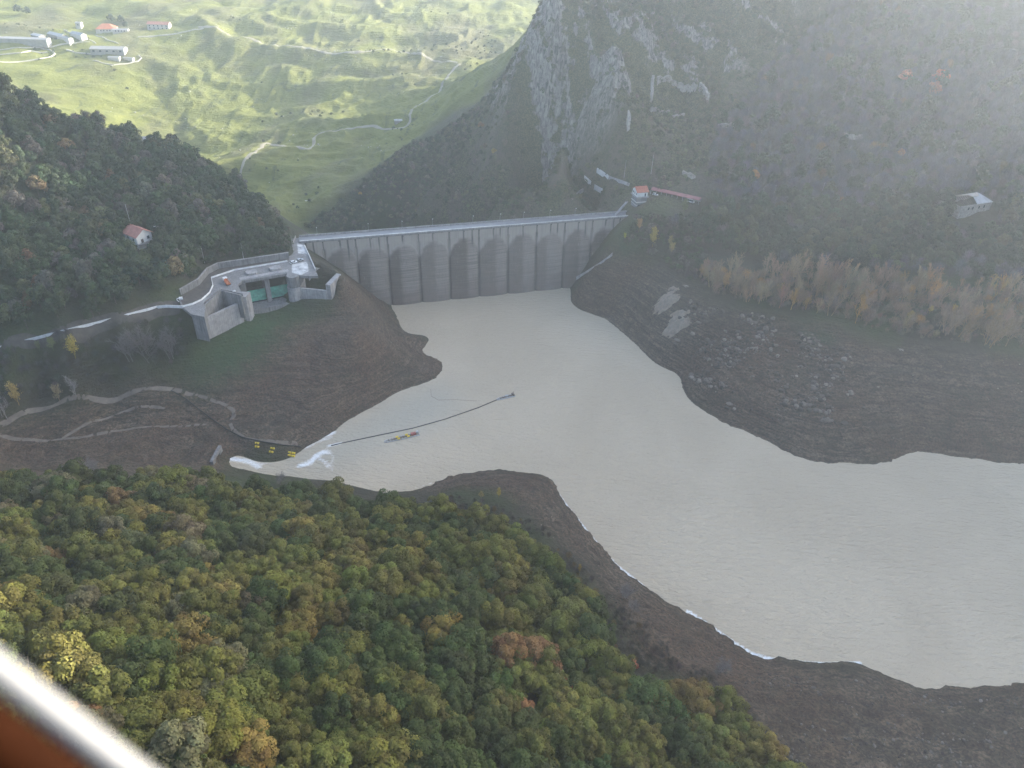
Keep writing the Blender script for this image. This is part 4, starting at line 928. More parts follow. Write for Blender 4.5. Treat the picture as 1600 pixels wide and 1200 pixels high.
for px, py, n_l, lab in ((402,693.5,2.1,'yellow float on the dark bank, rear one of the leftmost pair'), (402,699,2.1,'yellow float on the dark bank, front one of the leftmost pair'), (426,701.5,2.0,'yellow float of the middle pair, rear and turned slightly'), (424,707,2.0,'yellow float of the middle pair, front and nearer the water'), (456,708.5,3.6,'long yellow float at the water edge, rear of the rightmost pair'), (455.5,713,3.6,'long yellow float at the water edge, front of the rightmost pair')):
    p = hit(px, py); t = thing('yellow_float', lab, 'float', (p[0], p[1], max(p[2], 0) + .45), R(-8), 'yellow pipe floats beside the outlet')
    MB().tube([(-n_l/2, 0, 0), (-n_l/2 + .15, 0, 0), (n_l/2 - .15, 0, 0), (n_l/2, 0, 0)], .55, 12).build('float_body', m_yellow, t)
    MB().tube([(-.12, 0, 0), (.12, 0, 0)], .59, 12).build('strap', m_black, t)

# ------------------------------------------------------------------ trees: shared shapes
def foliage_mat(name, transl=.25):
    m, nt, b = new_mat(name)
    tint = N(nt, 'ShaderNodeAttribute', attribute_name='tint', attribute_type='INSTANCER').outputs['Color']
    lb = vattr(nt, 'lobe')
    h = N(nt, 'ShaderNodeHueSaturation')
    nt.links.new(tint, h.inputs['Color'])
    nt.links.new(math_(nt, 'ADD', .485, math_(nt, 'MULTIPLY', lb, .03)), h.inputs['Hue'])
    nt.links.new(math_(nt, 'ADD', .66, math_(nt, 'MULTIPLY', lb, .74)), h.inputs['Value'])
    nt.links.new(h.outputs[0], b.inputs['Base Color'])
    b.inputs['Roughness'].default_value = .7; b.inputs['Specular IOR Level'].default_value = .2
    tr = N(nt, 'ShaderNodeBsdfTranslucent'); nt.links.new(h.outputs[0], tr.inputs['Color'])
    ms = N(nt, 'ShaderNodeMixShader'); ms.inputs[0].default_value = transl
    nt.links.new(b.outputs[0], ms.inputs[1]); nt.links.new(tr.outputs[0], ms.inputs[2])
    nt.links.new(ms.outputs[0], nt.nodes['Material Output'].inputs['Surface'])
    return m
m_leaf = foliage_mat('leaves', .12)
m_twig = foliage_mat('twigs', .0)
m_bark = plain('bark', (.085, .07, .055), .95, .3, 2.0)
def unit(v): return v / (np.linalg.norm(v, axis=-1, keepdims=True) + 1e-9)
def crown_mesh(name, seed, Rr, H, z0, nl, per, ls, flat=.5, mat=None, lr=.36):
    g = np.random.default_rng(seed)
    az = g.random(nl) * 6.2832 + np.arange(nl) * 2.4; se = np.linspace(-.35, 1, nl) + g.normal(0, .08, nl); se = np.clip(se, -.5, 1)
    ce = np.sqrt(1 - np.clip(se, 0, 1) ** 2 * .96) * (.5 + .22 * g.random(nl))
    C = np.stack([np.cos(az) * ce * Rr, np.sin(az) * ce * Rr, z0 + H * (.38 + .42 * se)], 1)
    C[:, :2] += g.normal(0, Rr * .12, (nl, 2)); C[:, 2] += g.normal(0, H * .05, nl); C[:, :2] += g.normal(0, Rr * .06, 2)
    rad = Rr * lr * (.7 + .6 * g.random(nl)); mid = np.array([0, 0, z0 + H * .35]); lv = g.random(nl)
    V = []; Lb = []
    for i in range(nl):
        n = int(per * (rad[i] / (Rr * lr)) ** 2)
        d = unit(g.normal(size=(n * 2, 3)) + .5 * unit(C[i] - mid) + np.array([0, 0, .35]))[:n]
        p = C[i] + d * (rad[i] * (.80 + .26 * g.random((n, 1)))) * np.array([1, 1, .88])
        nr = unit(d + np.array([0, 0, .25]) + g.normal(0, .34, (n, 3))); a = unit(np.cross(nr, unit(g.normal(size=(n, 3))))); c = np.cross(nr, a)
        s = ls * (.6 + .7 * g.random((n, 1)))
        V.append(np.stack([p - a * s - c * s * .35, p + a * s * .25 - c * s * .75, p + a * s + c * s * .3, p - a * s * .2 + c * s * .8], 1).reshape(-1, 3))
        Lb.append(np.repeat(np.clip(lv[i] * .8 + .2 * g.random(n), 0, 1), 4))
    V = np.concatenate(V); me = raw_mesh(name, V, np.arange(len(V)).reshape(-1, 4))
    fattr(me, 'lobe', np.concatenate(Lb)); me.materials.append(mat or m_leaf)
    return me
def trunk_mesh(name, seed, h, r, Rr, limbs=6):
    g = np.random.default_rng(seed); q = MB()
    pts = [np.array([0, 0, -1.2])] + [np.array([g.normal(0, .12), g.normal(0, .12), h * k_ / 3]) for k_ in range(4)]
    q.tube(pts, r, 8, r * .6)
    for i in range(limbs):
        a = i * 2.4 + g.random(); e = pts[2] + (pts[4] - pts[2]) * g.random()
        q.tube([e, e + np.array([math.cos(a) * Rr * .3, math.sin(a) * Rr * .3, h * .3]), e + np.array([math.cos(a) * Rr * .6, math.sin(a) * Rr * .6, h * .75])], r * .5, 5, r * .12)
    me = bpy.data.meshes.new(name); me.from_pydata(q.v, [], q.f); me.update(); me.materials.append(m_bark); return me
def branch_mesh(name, seed, H, spread, stems=1, lv1=8, lv2=6, lv3=5, tw=.055, up=.75, r0=.16, leaf=0):
    """leafless tree: stems, limbs, boughs and twigs in one surface"""
    g = np.random.default_rng(seed); q = MB(); T = []
    def limb(p, d, L, r, n, lev):
        pts = [p]; dd = d.copy()
        for k_ in range(3):
            dd = unit(dd + g.normal(0, .10, 3) + np.array([0, 0, .12])); pts.append(pts[-1] + dd * L / 3)
        if lev <= 1: q.tube(pts, r, 5 if lev == 0 else 4, r * .45)
        else:
            for a, b_ in zip(pts[:-1], pts[1:]): T.append((a, b_, r))
        return pts, dd
    for s in range(stems):
        a0 = g.random() * 6.28; base = np.array([math.cos(a0), math.sin(a0), 0]) * (.12 * spread * (stems > 1)); 
        d0 = unit(np.array([math.cos(a0) * .22 * (stems > 1), math.sin(a0) * .22 * (stems > 1), 1.0]))
        P0, D0 = limb(base + np.array([0, 0, -.6]), d0, H * .72, r0, 3, 0)
        for i in range(lv1):
            t_ = .22 + .78 * (i + g.random()) / lv1; k_ = min(int(t_ * 3), 2); p = P0[k_] + (P0[k_ + 1] - P0[k_]) * (t_ * 3 - k_)
            a = g.random() * 6.28 + i * 2.4; d = unit(np.array([math.cos(a) * spread / H * 1.6, math.sin(a) * spread / H * 1.6, up]))
            P1, D1 = limb(p, d, H * (.44 - .22 * t_), r0 * .42, 3, 1)
            for j in range(lv2):
                t2 = .15 + .85 * (j + g.random()) / lv2; k2 = min(int(t2 * 3), 2); p2 = P1[k2] + (P1[k2 + 1] - P1[k2]) * (t2 * 3 - k2)
                d2 = unit(D1 + g.normal(0, .55, 3)); P2, D2 = limb(p2, d2, H * .17 * (1.2 - .5 * t2), tw * 1.6, 3, 2)
                for k3 in range(lv3):
                    p3 = P2[k3 % 3] + (P2[k3 % 3 + 1] - P2[k3 % 3]) * g.random(); d3 = unit(D2 + g.normal(0, .6, 3)); T.append((p3, p3 + d3 * H * .085 * (.6 + .8 * g.random()), tw))
    V = list(q.v); F3 = []; F = [list(f) for f in q.f]
    for a, b_, r in T:
        w = unit(np.cross(b_ - a, g.normal(size=3))) * r; n = len(V)
        V += [tuple(a - w), tuple(a + w), tuple(b_)]; F.append([n, n + 1, n + 2])
    lbv = [.35] * len(V)
    if leaf:
        ids = g.integers(0, len(T), leaf)
        for i in ids:
            p = T[i][1] + g.normal(0, .25, 3); a = unit(g.normal(size=3)) * .26; c = unit(np.cross(a, g.normal(size=3))) * .22; n = len(V)
            V += [tuple(p - a), tuple(p - c), tuple(p + a), tuple(p + c)]; F.append([n, n + 1, n + 2, n + 3]); lbv += [.5 + .5 * g.random()] * 4
    me = bpy.data.meshes.new(name); me.from_pydata(V, [], F); me.update()
    fattr(me, 'lobe', np.array(lbv)); me.materials.append(m_twig); return me
def brush_mesh(name, seed, Rr, H, n, w, ln):
    """bare crown seen from afar: a cloud of upward twigs"""
    g = np.random.default_rng(seed)
    d = unit(g.normal(size=(n, 3)) + np.array([0, 0, .5])); rr = g.random((n, 1)) ** .5
    c = d * rr * np.array([Rr, Rr, H * .42]) + np.array([0, 0, H * .58]); c[:, 2] = np.maximum(c[:, 2], .6)
    dr = unit(d * np.array([1, 1, .6]) * .8 + np.array([0, 0, .9]) + g.normal(0, .3, (n, 3))); wd = unit(np.cross(dr, g.normal(size=(n, 3)))) * w
    L = ln * (.6 + .8 * g.random((n, 1)))
    V = np.stack([c - dr * L * .5 - wd, c - dr * L * .5 + wd, c + dr * L * .5], 1).reshape(-1, 3)
    me0 = raw_mesh(name, V, np.arange(len(V)).reshape(-1, 3)); lb = np.repeat(g.random(n) * .8 + .1, 3)
    q = MB(); q.tube([(0, 0, -1), (g.normal(0, .2), g.normal(0, .2), H * .45), (g.normal(0, .4), g.normal(0, .4), H * .85)], .14, 5, .04)
    for i in range(4):
        a = i * 1.6 + g.random(); q.tube([(0, 0, H * .3), (math.cos(a) * Rr * .55, math.sin(a) * Rr * .55, H * .75)], .08, 4, .03)
    n0 = len(V); v = np.concatenate([V, np.array(q.v)]); fs = [list(x) for x in np.arange(n0).reshape(-1, 3)] + [[n0 + i for i in f] for f in q.f]
    me = bpy.data.meshes.new(name); me.from_pydata(v.tolist(), [], fs); me.update(); fattr(me, 'lobe', np.concatenate([lb, np.full(len(q.v), .15)])); me.materials.append(m_twig); return me
OAK = [crown_mesh('crown', 100 + i, 4.4 + .4 * (i % 3), 7.8 + .8 * (i % 2), 2.4, 46, 150, .215, mat=m_leaf, lr=.26) for i in range(7)]
OAK_TR = [trunk_mesh('trunk', 50 + i, 5.5, .24, 4.2) for i in range(3)]
WOOD = [crown_mesh('wood_tree', 200 + i, 4.3 + .3 * (i % 3), 8.6, 2.0, 22, 46, .42, mat=m_leaf, lr=.36) for i in range(5)]
PINE = [crown_mesh('conifer', 230 + i, 3.1, 12.5, 1.0, 30, 30, .40, mat=m_leaf, lr=.26) for i in range(2)]
BUSH = [crown_mesh('bush', 260 + i, 1.7, 2.6, -.3, 9, 30, .26, mat=m_leaf, lr=.42) for i in range(4)]
BRUSH = [brush_mesh('bare_tree', 300 + i, 3.4 + .4 * (i % 3), 8.6 + .8 * (i % 2), 460, .075, 1.7) for i in range(5)]
POPLAR = [branch_mesh('poplar', 330 + i, 12.0, 4.6, 1 + (i % 2), 9, 6, 5, .06, .95, .15) for i in range(4)]
POPLEAF = [branch_mesh('poplar', 350 + i, 11.0, 3.6, 1, 10, 6, 4, .05, 1.1, .14, leaf=620) for i in range(2)]
BIGBARE = [branch_mesh('bare_tree', 370 + i, 19.0, 11.0, 3, 10, 8, 7, .06, .8, .26) for i in range(2)]

def poisson(poly, sp_, seed, jit=.42, dens=None):
    g = np.random.default_rng(seed); P_ = np.array([p[:2] for p in poly]); lo = P_.min(0); hi = P_.max(0)
    x, y = np.meshgrid(np.arange(lo[0], hi[0], sp_), np.arange(lo[1], hi[1], sp_ * .87)); x[1::2] += sp_ / 2
    x = x + g.uniform(-jit, jit, x.shape) * sp_; y = y + g.uniform(-jit, jit, y.shape) * sp_
    k_ = inpoly(x, y, poly); x, y = x[k_], y[k_]
    if dens is not None: k_ = g.random(x.size) < dens(x, y); x, y = x[k_], y[k_]
    return np.stack([x, y, hgt(x, y)], 1)
def in_view(p, m=60):
    px, py = proj(p); q = (p - np.array([0, 0, CAM_H])) @ CR
    return (q[:, 2] < 0) & (px > -m) & (px < 1600 + m) & (py > -m) & (py < 1200 + m)
def put(name, me, loc, rz, sc, tint, label, cat, group=None, parts=None):
    """a tree: one mesh, or an Empty with crown and trunk"""
    if parts is None:
        o = bpy.data.objects.new(name, me); COL.objects.link(o)
        o.location = loc; o.rotation_euler = (0, 0, rz); o.scale = sc; o['tint'] = [float(c) for c in tint] + [1.0]
        return tag(o, label, cat, group)
    t = thing(name, label, cat, loc, rz, group); t.scale = sc
    o = bpy.data.objects.new('crown', me); COL.objects.link(o); o.parent = t; o['tint'] = [float(c) for c in tint] + [1.0]
    o2 = bpy.data.objects.new('trunk', parts); COL.objects.link(o2); o2.parent = t
    return t
def scatter(name, label, cat, pts, rz, sc, tint, idx, protos, mat):
    me = bpy.data.meshes.new(name); me.vertices.add(len(pts)); me.vertices.foreach_set('co', np.asarray(pts, np.float32).ravel())
    a = me.attributes.new('rot', 'FLOAT_VECTOR', 'POINT'); rr = np.zeros((len(pts), 3), np.float32); rr[:, 2] = rz; a.data.foreach_set('vector', rr.ravel())
    a = me.attributes.new('scl', 'FLOAT_VECTOR', 'POINT'); a.data.foreach_set('vector', np.asarray(sc, np.float32).ravel())
    cattr(me, 'tint', np.concatenate([tint, np.ones((len(pts), 1))], 1)); a = me.attributes.new('idx', 'INT', 'POINT'); a.data.foreach_set('value', np.asarray(idx, np.int32))
    o = link_mesh(name, me, mat); ng = bpy.data.node_groups.new(name, 'GeometryNodeTree')
    ng.interface.new_socket('Geometry', in_out='INPUT', socket_type='NodeSocketGeometry'); ng.interface.new_socket('Geometry', in_out='OUTPUT', socket_type='NodeSocketGeometry')
    gi, go = ng.nodes.new('NodeGroupInput'), ng.nodes.new('NodeGroupOutput'); jn = ng.nodes.new('GeometryNodeJoinGeometry'); ins = ng.nodes.new('GeometryNodeInstanceOnPoints')
    for pr in protos:
        oi = ng.nodes.new('GeometryNodeObjectInfo'); oi.inputs['Object'].default_value = pr; oi.inputs['As Instance'].default_value = True; ng.links.new(oi.outputs['Geometry'], jn.inputs[0])
    def na(nm, ty):
        n = ng.nodes.new('GeometryNodeInputNamedAttribute'); n.data_type = ty; n.inputs[0].default_value = nm; return n.outputs[0]
    ng.links.new(gi.outputs[0], ins.inputs['Points']); ng.links.new(jn.outputs[0], ins.inputs['Instance']); ins.inputs['Pick Instance'].default_value = True
    ng.links.new(na('idx', 'INT'), ins.inputs['Instance Index']); ng.links.new(na('rot', 'FLOAT_VECTOR'), ins.inputs['Rotation']); ng.links.new(na('scl', 'FLOAT_VECTOR'), ins.inputs['Scale'])
    ng.links.new(ins.outputs[0], go.inputs[0]); md = o.modifiers.new('scatter', 'NODES'); md.node_group = ng
    return tag(o, label, cat, kind='stuff')
def wood(name, cat, pts, kinds, protos, nind, label_of, group_of, stuff_label, seed, scl=(.8, 1.25), trunks=None, mat=None, stuff_name=None):
    """kinds: (n,) class index, protos: meshes, label_of[class] -> label, tints per class"""
    g = np.random.default_rng(seed); n = len(pts)
    tint = np.array([kinds[1][c] for c in kinds[0]]) * (.78 + .44 * g.random((n, 1))) * (1 + g.normal(0, .06, (n, 3)))
    tint = np.clip(tint, .008, .9)
    idx = g.integers(0, len(protos), n); rz = g.random(n) * 6.283; s = g.uniform(*scl, n); sc = np.stack([s, s, s * g.uniform(.9, 1.3, n)], 1)
    dist = np.linalg.norm(pts - np.array([0, 0, CAM_H]), axis=1) + np.where(in_view(pts, 10), 0, 1e5)
    order = np.argsort(dist / s); ind = order[:nind]; rest = order[nind:]
    first = {}
    for i in ind:
        if dist[i] > 1e5: continue
        c = kinds[0][i]
        o = put(name, protos[idx[i]], pts[i], rz[i], sc[i], tint[i], label_of[c], cat, group_of[c], trunks[idx[i] % len(trunks)] if trunks else None)
        first.setdefault(idx[i], next(ch for ch in o.children if ch.name.startswith('crown')) if trunks else o)
    if len(rest):
        ks = sorted(first); mp_ = {k_: j for j, k_ in enumerate(ks)}
        ri = np.array([mp_.get(i, 0) for i in idx[rest]])
        pr = [first[k_] for k_ in ks]
        scatter(stuff_name, stuff_label, cat, pts[rest], rz[rest], sc[rest], tint[rest], ri, pr, mat)
    return ind

# ------------------------------------------------------------------ the near oak wood
fg = hits([(0,778),(150,776),(300,775),(420,788),(520,803),(600,812),(680,820),(760,838),(830,885),(895,938),(940,990),(955,1050),(985,1088),(1060,1098),(1130,1128),(1195,1190),(1250,1260),(1250,1400),(800,1450),(300,1450)]) + [np.array([-160, 20, 0]), np.array([-330, 60, 0]), np.array([-330, 215, 0])]
pts = poisson(fg, 7.0, 5)
g = np.random.default_rng(8); n = len(pts)
px, py = proj(pts)
a1 = fbm(pts[:, 0] / 30, pts[:, 1] / 30, 3, 3) + g.normal(0, .28, n)
cls = np.where(a1 > .56, 2, np.where(a1 > -.08, 1, 0)); r_ = g.random(n); cls = np.where(r_ < .014, 3, cls); cls = np.where((px < 420) & (r_ > .93), 4, cls); cls = np.where((r_ > .045) & (r_ < .065), 2, cls)
oak_t = [(.058, .072, .018), (.128, .120, .024), (.180, .136, .032), (.22, .115, .045), (.125, .108, .052)]
oak_l = ['dark green oak crown in the near wood', 'olive yellow green oak crown in the near wood', 'golden brown turning oak crown in the near wood', 'rust orange oak crown in the near wood', 'dull grey brown oak crown in the left of the near wood']
oak_g = ['green oaks of the near wood', 'olive oaks of the near wood', 'golden oaks of the near wood', 'rust coloured oaks of the near wood', 'grey brown oaks of the near wood']
wood('oak_tree', 'tree', pts, (cls, oak_t), OAK, 300, oak_l, oak_g, 'rest of the dense autumn oak wood covering the near hill', 1, (.92, 1.62), OAK_TR, m_leaf, 'oak_wood')
print('oaks', n)
for (px_, py_), s, lab in (((866, 1056), 1.7, 'salmon red bush in the near wood, upper of the pair'), ((884, 1088), 1.9, 'salmon red bush in the near wood, lower of the pair'), ((990, 1042), 1.1, 'small salmon red bush at the right edge of the near wood')):
    p = hit(px_, py_); p[2] += 5.2 if s > 1.5 else .4
    put('red_bush', BUSH[int(s * 10) % 4], p, 1.0, (s, s, s), (.42, .12, .08), lab, 'bush', 'salmon red bushes of the near wood')
# thin bare scrub and pale saplings between wood and shore
scr = hits([(690,778),(775,790),(850,830),(900,880),(960,950),(1010,985),(1060,1030),(1130,1080),(1190,1140),(1130,1125),(1050,1090),(990,1082),(962,1045),(945,985),(900,930),(835,875),(765,828),(690,805)])
pts = poisson(scr, 2.6, 6, dens=lambda x, y: .55); n = len(pts); g = np.random.default_rng(9)
cls = (g.random(n) > .8).astype(int)
wood('bare_shrub', 'shrub', pts, (cls, [(.10, .085, .075), (.17, .12, .045)]), BRUSH, 70, ['leafless grey shrub between the near wood and the shore', 'yellowish shrub between the near wood and the shore'], ['leafless shrubs below the near wood', 'yellowish shrubs below the near wood'], 'tangle of leafless shrubs between the near wood and the shore', 2, (.22, .5), None, m_twig, 'bare_scrub')
for px_, py_, s, k_, tnt, lab in ((779,778,.55,0,(.30,.21,.04),'slim yellow sapling on the point, right of two'), (752,780,.5,1,(.24,.18,.07),'pale yellow sapling on the point, left of two'), (905,895,.45,0,(.26,.17,.05),'orange yellow sapling at the upper right edge of the near wood'), (803,790,.36,1,(.17,.14,.09),'buff sapling on the point beside the yellow ones')):
    put('yellow_sapling', POPLEAF[k_], hit(px_, py_), 1.0, (s, s, s), tnt, lab, 'tree')
for px_, py_, s in ((1120, 1052, .55), (975, 935, .5), (150, 742, .75), (436, 757, .45), (990, 958, .4)):
    p = hit(px_, py_); lab = {1120: 'pale smoky leafless bush low on the near shore', 975: 'pale leafless bush beside the oak wood edge', 150: 'leafless grey tree rising behind the near wood at the left', 436: 'bare twiggy tree in front of the outlet stream', 990: 'leaning bare sapling on the mud by the oak edge'}[px_]
    put('bare_tree', BIGBARE[px_ % 2], p, px_, (s, s, s * .75), (.20, .185, .175), lab, 'tree')

# ------------------------------------------------------------------ wood on the left hill
lh = hits([(-150,545),(0,528),(60,515),(110,506),(200,478),(262,452),(300,428),(320,410),(345,405),(400,396),(445,390)]) + [tuple(at(438,358,52)), tuple(at(372,296,62)), tuple(at(300,250,78)), tuple(at(200,221,92)), tuple(at(100,196,107)), tuple(at(0,150,128)), (-380,520), (-470,505), (-420, 380), (-330, 300)]
house_xy = np.array([hh0[:2] + np.array([-3, 5])])
def clear_left(x, y):
    k_ = np.hypot(x - house_xy[0, 0] - 3, y - house_xy[0, 1] + 6) > 11.5
    pxx, pyy = proj(np.stack([x, y, hgt(x, y)], -1)); k_ &= ~((pxx > 440) & (pyy > 372)); k_ &= np.hypot(x - sh[0], y - sh[1] + 3) > 7
    return k_ * .96
pts = poisson(lh, 6.2, 15, dens=clear_left); n = len(pts); g = np.random.default_rng(16)
a1 = fbm(pts[:, 0] / 35, pts[:, 1] / 35, 3, 13) + g.normal(0, .25, n)
cls = np.where(a1 > .35, 1, 0); r_ = g.random(n); cls = np.where(r_ < .025, 2, cls); cls = np.where((r_ > .86), 3, cls)
pxx, pyy = proj(pts)
wood('hill_tree', 'tree', pts, (cls, [(.052, .070, .032), (.090, .095, .040), (.165, .115, .055), (.112, .100, .080)]), WOOD, 300, ['dark green broadleaf tree in the left hillside wood', 'olive green broadleaf tree in the left hillside wood', 'tan and orange autumn tree in the left hillside wood', 'brownish grey tree in the left hillside wood'],
     ['dark green trees of the left hillside', 'olive trees of the left hillside', 'autumn tan trees of the left hillside', 'brownish trees of the left hillside'], 'rest of the broadleaf wood running up the left hill', 3, (.75, 1.2), OAK_TR, m_leaf, 'hill_wood')
print('left hill', n)
for i, (px_, py_, s) in enumerate(((205,452,1.15),(232,446,1.2),(250,432,1.0),(188,458,1.0),(262,425,.95),(215,432,.9),(300,405,.8))):
    put('conifer', PINE[i % 2], hit(px_, py_), i * 1.3, (s * 1.25, s * 1.25, s * .95), (.020, .040, .024), 'dark green conifer below the red roofed house on the left hill', 'tree', 'conifers below the house on the left hill')
pts = poisson(hits([(284,452),(320,411),(345,405),(400,398),(450,394),(455,372),(442,354),(425,352),(405,380),(330,395),(290,430)]), 3.0, 19, dens=lambda x, y: .75); n = len(pts); g = np.random.default_rng(20)
wood('bank_shrub', 'shrub', pts, ((g.random(n) > .6).astype(int), [(.042, .056, .026), (.085, .075, .055)]), BUSH, 130, ['dark green shrub on the bank above the spillway retaining wall', 'brownish shrub on the bank above the spillway retaining wall'], ['green shrubs above the retaining wall', 'brownish shrubs above the retaining wall'], 'more shrubs on the bank above the retaining wall', 13, (.7, 1.9), None, m_leaf, 'wall_scrub')
# brush under the road
pts = poisson(hits([(-120,580),(0,560),(120,522),(200,498),(270,492),(300,515),(290,560),(230,585),(150,598),(60,625),(0,640),(-100,650)]), 3.6, 17, dens=lambda x, y: .8); n = len(pts); g = np.random.default_rng(18)
cls = np.where(g.random(n) > .82, 1, 0)
wood('bare_shrub', 'shrub', pts, (cls, [(.085, .078, .075), (.055, .065, .035)]), BRUSH, 120, ['leafless grey shrub on the slope under the left road', 'greenish shrub on the slope under the left road'], ['leafless shrubs under the left road', 'greenish shrubs under the left road'], 'leafless grey brush below the left road', 4, (.3, .62), None, m_twig, 'road_brush')
for px_, py_, kind, k_, s, tnt, lab in ((240,568,BIGBARE,0,1.25,(.17,.155,.145),'large spreading leafless tree left of the spillway, middle of three'), (268,558,BIGBARE,1,1.05,(.17,.155,.145),'large leafless tree nearest the left end of the spillway'), (205,562,BIGBARE,1,1.0,(.16,.15,.145),'leafless tree at the left side of the big bare clump'),
        (118,560,POPLEAF,0,1.25,(.30,.23,.05),'bright yellow poplar below the left road'), (84,548,POPLEAF,1,.8,(.13,.15,.055),'small yellow green tree under the left road'), (62,548,POPLEAF,0,.6,(.12,.13,.06),'little olive tree under the left road near the small yellow green one'),
        (30,633,POPLEAF,0,1.3,(.30,.21,.07),'pale yellow poplar at the left edge of the shore'), (12,655,POPLAR,0,1.5,(.24,.22,.21),'tall bare pale trunked poplar at the left edge of the photo'), (3,650,POPLAR,2,1.35,(.22,.20,.19),'bare poplar cut by the left edge of the photo'), (94,628,POPLEAF,1,1.05,(.22,.17,.10),'thin half bare yellowish poplar left of the pale bare one'), (117,620,POPLAR,1,1.1,(.26,.245,.235),'pale bare tree leaning above the bend of the dirt track')):
    p = hit(px_, py_); put('bare_tree' if kind is BIGBARE else 'poplar', kind[k_], p, px_ * .7, (s, s, s), tnt, lab, 'tree')

# ------------------------------------------------------------------ right bank
rw = hits([(1040,345),(1090,322),(1120,300),(1105,270),(1120,215),(1160,165),(1190,120),(1250,75),(1275,40),(1290,12),(1400,8),(1500,8),(1600,8),(1750,8),(1800,200),(1800,400),(1780,462),(1600,452),(1480,442),(1380,432),(1280,425),(1200,418),(1130,398),(1080,372),(1045,362)])
def clear_right(x, y):
    k_ = np.hypot(x - ru[0], y - ru[1] - 3) > 17
    k_ &= np.hypot(x - ru[0] + 2, y - ru[1] + 18) > 19
    for pq in ((1333, 219), (1138, 202)):
        w_ = hit(*pq); k_ &= np.hypot(x - w_[0], y - w_[1] + 4) > 6
    pxx, pyy = proj(np.stack([x, y, hgt(x, y)], -1)); k_ &= ~((pxx > 1005) & (pxx < 1108) & (pyy < 352))
    return k_ * .97
pts = poisson(rw, 5.4, 25, dens=clear_right); n = len(pts); g = np.random.default_rng(26); px, py = proj(pts)
ev = (sstep(315, 345, py) * sstep(440, 405, py) * .75 + .10 + .12 * (fbm(pts[:, 0] / 40, pts[:, 1] / 40, 3, 7) > .15))
isg = g.random(n) < ev; r_ = g.random(n)
bp = pts[~isg]; rb_ = r_[~isg]; cls = np.where(rb_ < .22, 1, np.where(rb_ > .99, 2, 0))
wood('bare_tree', 'tree', bp, (cls, [(.105, .100, .112), (.140, .122, .112), (.20, .135, .07)]), BRUSH, 300, ['leafless grey purple tree in the wood on the right slope', 'leafless brownish tree in the wood on the right slope', 'sparse orange brown tree in the wood on the right slope'], ['leafless trees of the right slope', 'brownish leafless trees of the right slope', 'orange brown trees of the right slope'], 'leafless grey purple wood covering the right mountain slope', 5, (.75, 1.2), None, m_twig, 'bare_wood')
gp_ = pts[isg]; rg = r_[isg]; cls = np.where(rg < .25, 1, 0)
wood('evergreen_tree', 'tree', gp_, (cls, [(.040, .056, .030), (.072, .080, .036)]), WOOD, 300, ['dark evergreen tree on the right slope', 'olive green tree on the right slope'], ['dark evergreens of the right slope', 'olive trees of the right slope'], 'further evergreens on the right slope', 6, (.6, 1.35), OAK_TR, m_leaf, 'evergreen_wood')
print('right', len(bp), len(gp_))
for px_, py_, s, tnt, lab in ((1410,136,1.25,(.42,.15,.09),'lone orange red tree high on the right slope'), (1464,140,1.4,(.45,.13,.08),'larger red tree high on the right slope, upper of a touching pair'), (1456,154,1.1,(.40,.16,.10),'orange red tree high on the right slope, lower of a touching pair'), (1403,252,.8,(.36,.20,.07),'small round orange tree in the middle of the right slope'), (1174,288,.9,(.32,.16,.06),'orange tree above the right end of the red shed'), (1457,315,.6,(.22,.18,.05),'yellowish bush just left of the ruined farmhouse'),
        (772,243,.5,(.22,.17,.03),'small yellow tree alone low on the crag slope'), (752,205,.6,(.20,.12,.05),'orange brown tree on the upper crag slope'), (563,308,.45,(.28,.19,.03),'round yellow bush above the dam crest'), (1341,381,.5,(.17,.20,.06),'bright yellow green tree in the dark trees of the right bank'), (1366,374,.45,(.14,.19,.05),'yellow green bush right of the larger bright one on the right bank'), (1540,372,1.1,(.07,.095,.045),'large pale green round tree below the ruined farmhouse')):
    put('autumn_tree', WOOD[int(px_) % 5], hit(px_, py_) + np.array([0, 0, 1.0 if s < .6 else 2.0]), px_, (s, s, s * .9), tnt, lab, 'tree')
for px_, py_, k_, s, tnt, lab in ((1019,386,0,1.35,(.30,.225,.06),'tall bright yellow poplar at the right end of the dam'), (998,362,1,.95,(.26,.16,.07),'orange yellow poplar squeezed between dam end and tall yellow one'), (1046,386,1,.8,(.20,.16,.06),'short yellow green poplar right of the tall yellow one'), (976,375,0,.5,(.25,.25,.03),'low yellow green bush under the dam end'), (1068,335,1,1.1,(.13,.14,.06),'olive poplar below the white van'),
        (1131,452,0,1.15,(.36,.20,.09),'glowing orange poplar at the head of the dead trees'), (1100,438,1,.9,(.27,.17,.09),'orange brown poplar left of the glowing one'), (1048,398,0,.9,(.24,.19,.07),'thin yellow poplar on the bank below the dam end'), (1421,500,0,.6,(.34,.22,.06),'yellow sapling, left of three among the dead trees'), (1452,490,1,.55,(.36,.24,.05),'yellow sapling, middle of three among the dead trees'), (1487,492,0,.7,(.42,.26,.05),'brightest yellow sapling, right of three among the dead trees')):
    p = hit(px_, py_); put('poplar', POPLEAF[k_], p, px_, (s, s, s), tnt, lab, 'tree')
rp = hits([(1085,425),(1150,428),(1250,432),(1330,440),(1420,448),(1500,455),(1600,462),(1780,475),(1780,562),(1600,545),(1500,540),(1420,530),(1330,505),(1270,490),(1190,478),(1130,470),(1095,450)])
pts = poisson(rp, 4.4, 35, dens=lambda x, y: np.clip(.5 + .9 * fbm(x / 16, y / 16, 3, 77), .1, 1)); n = len(pts); g = np.random.default_rng(36); cls = np.where(g.random(n) < .16, 1, 0)
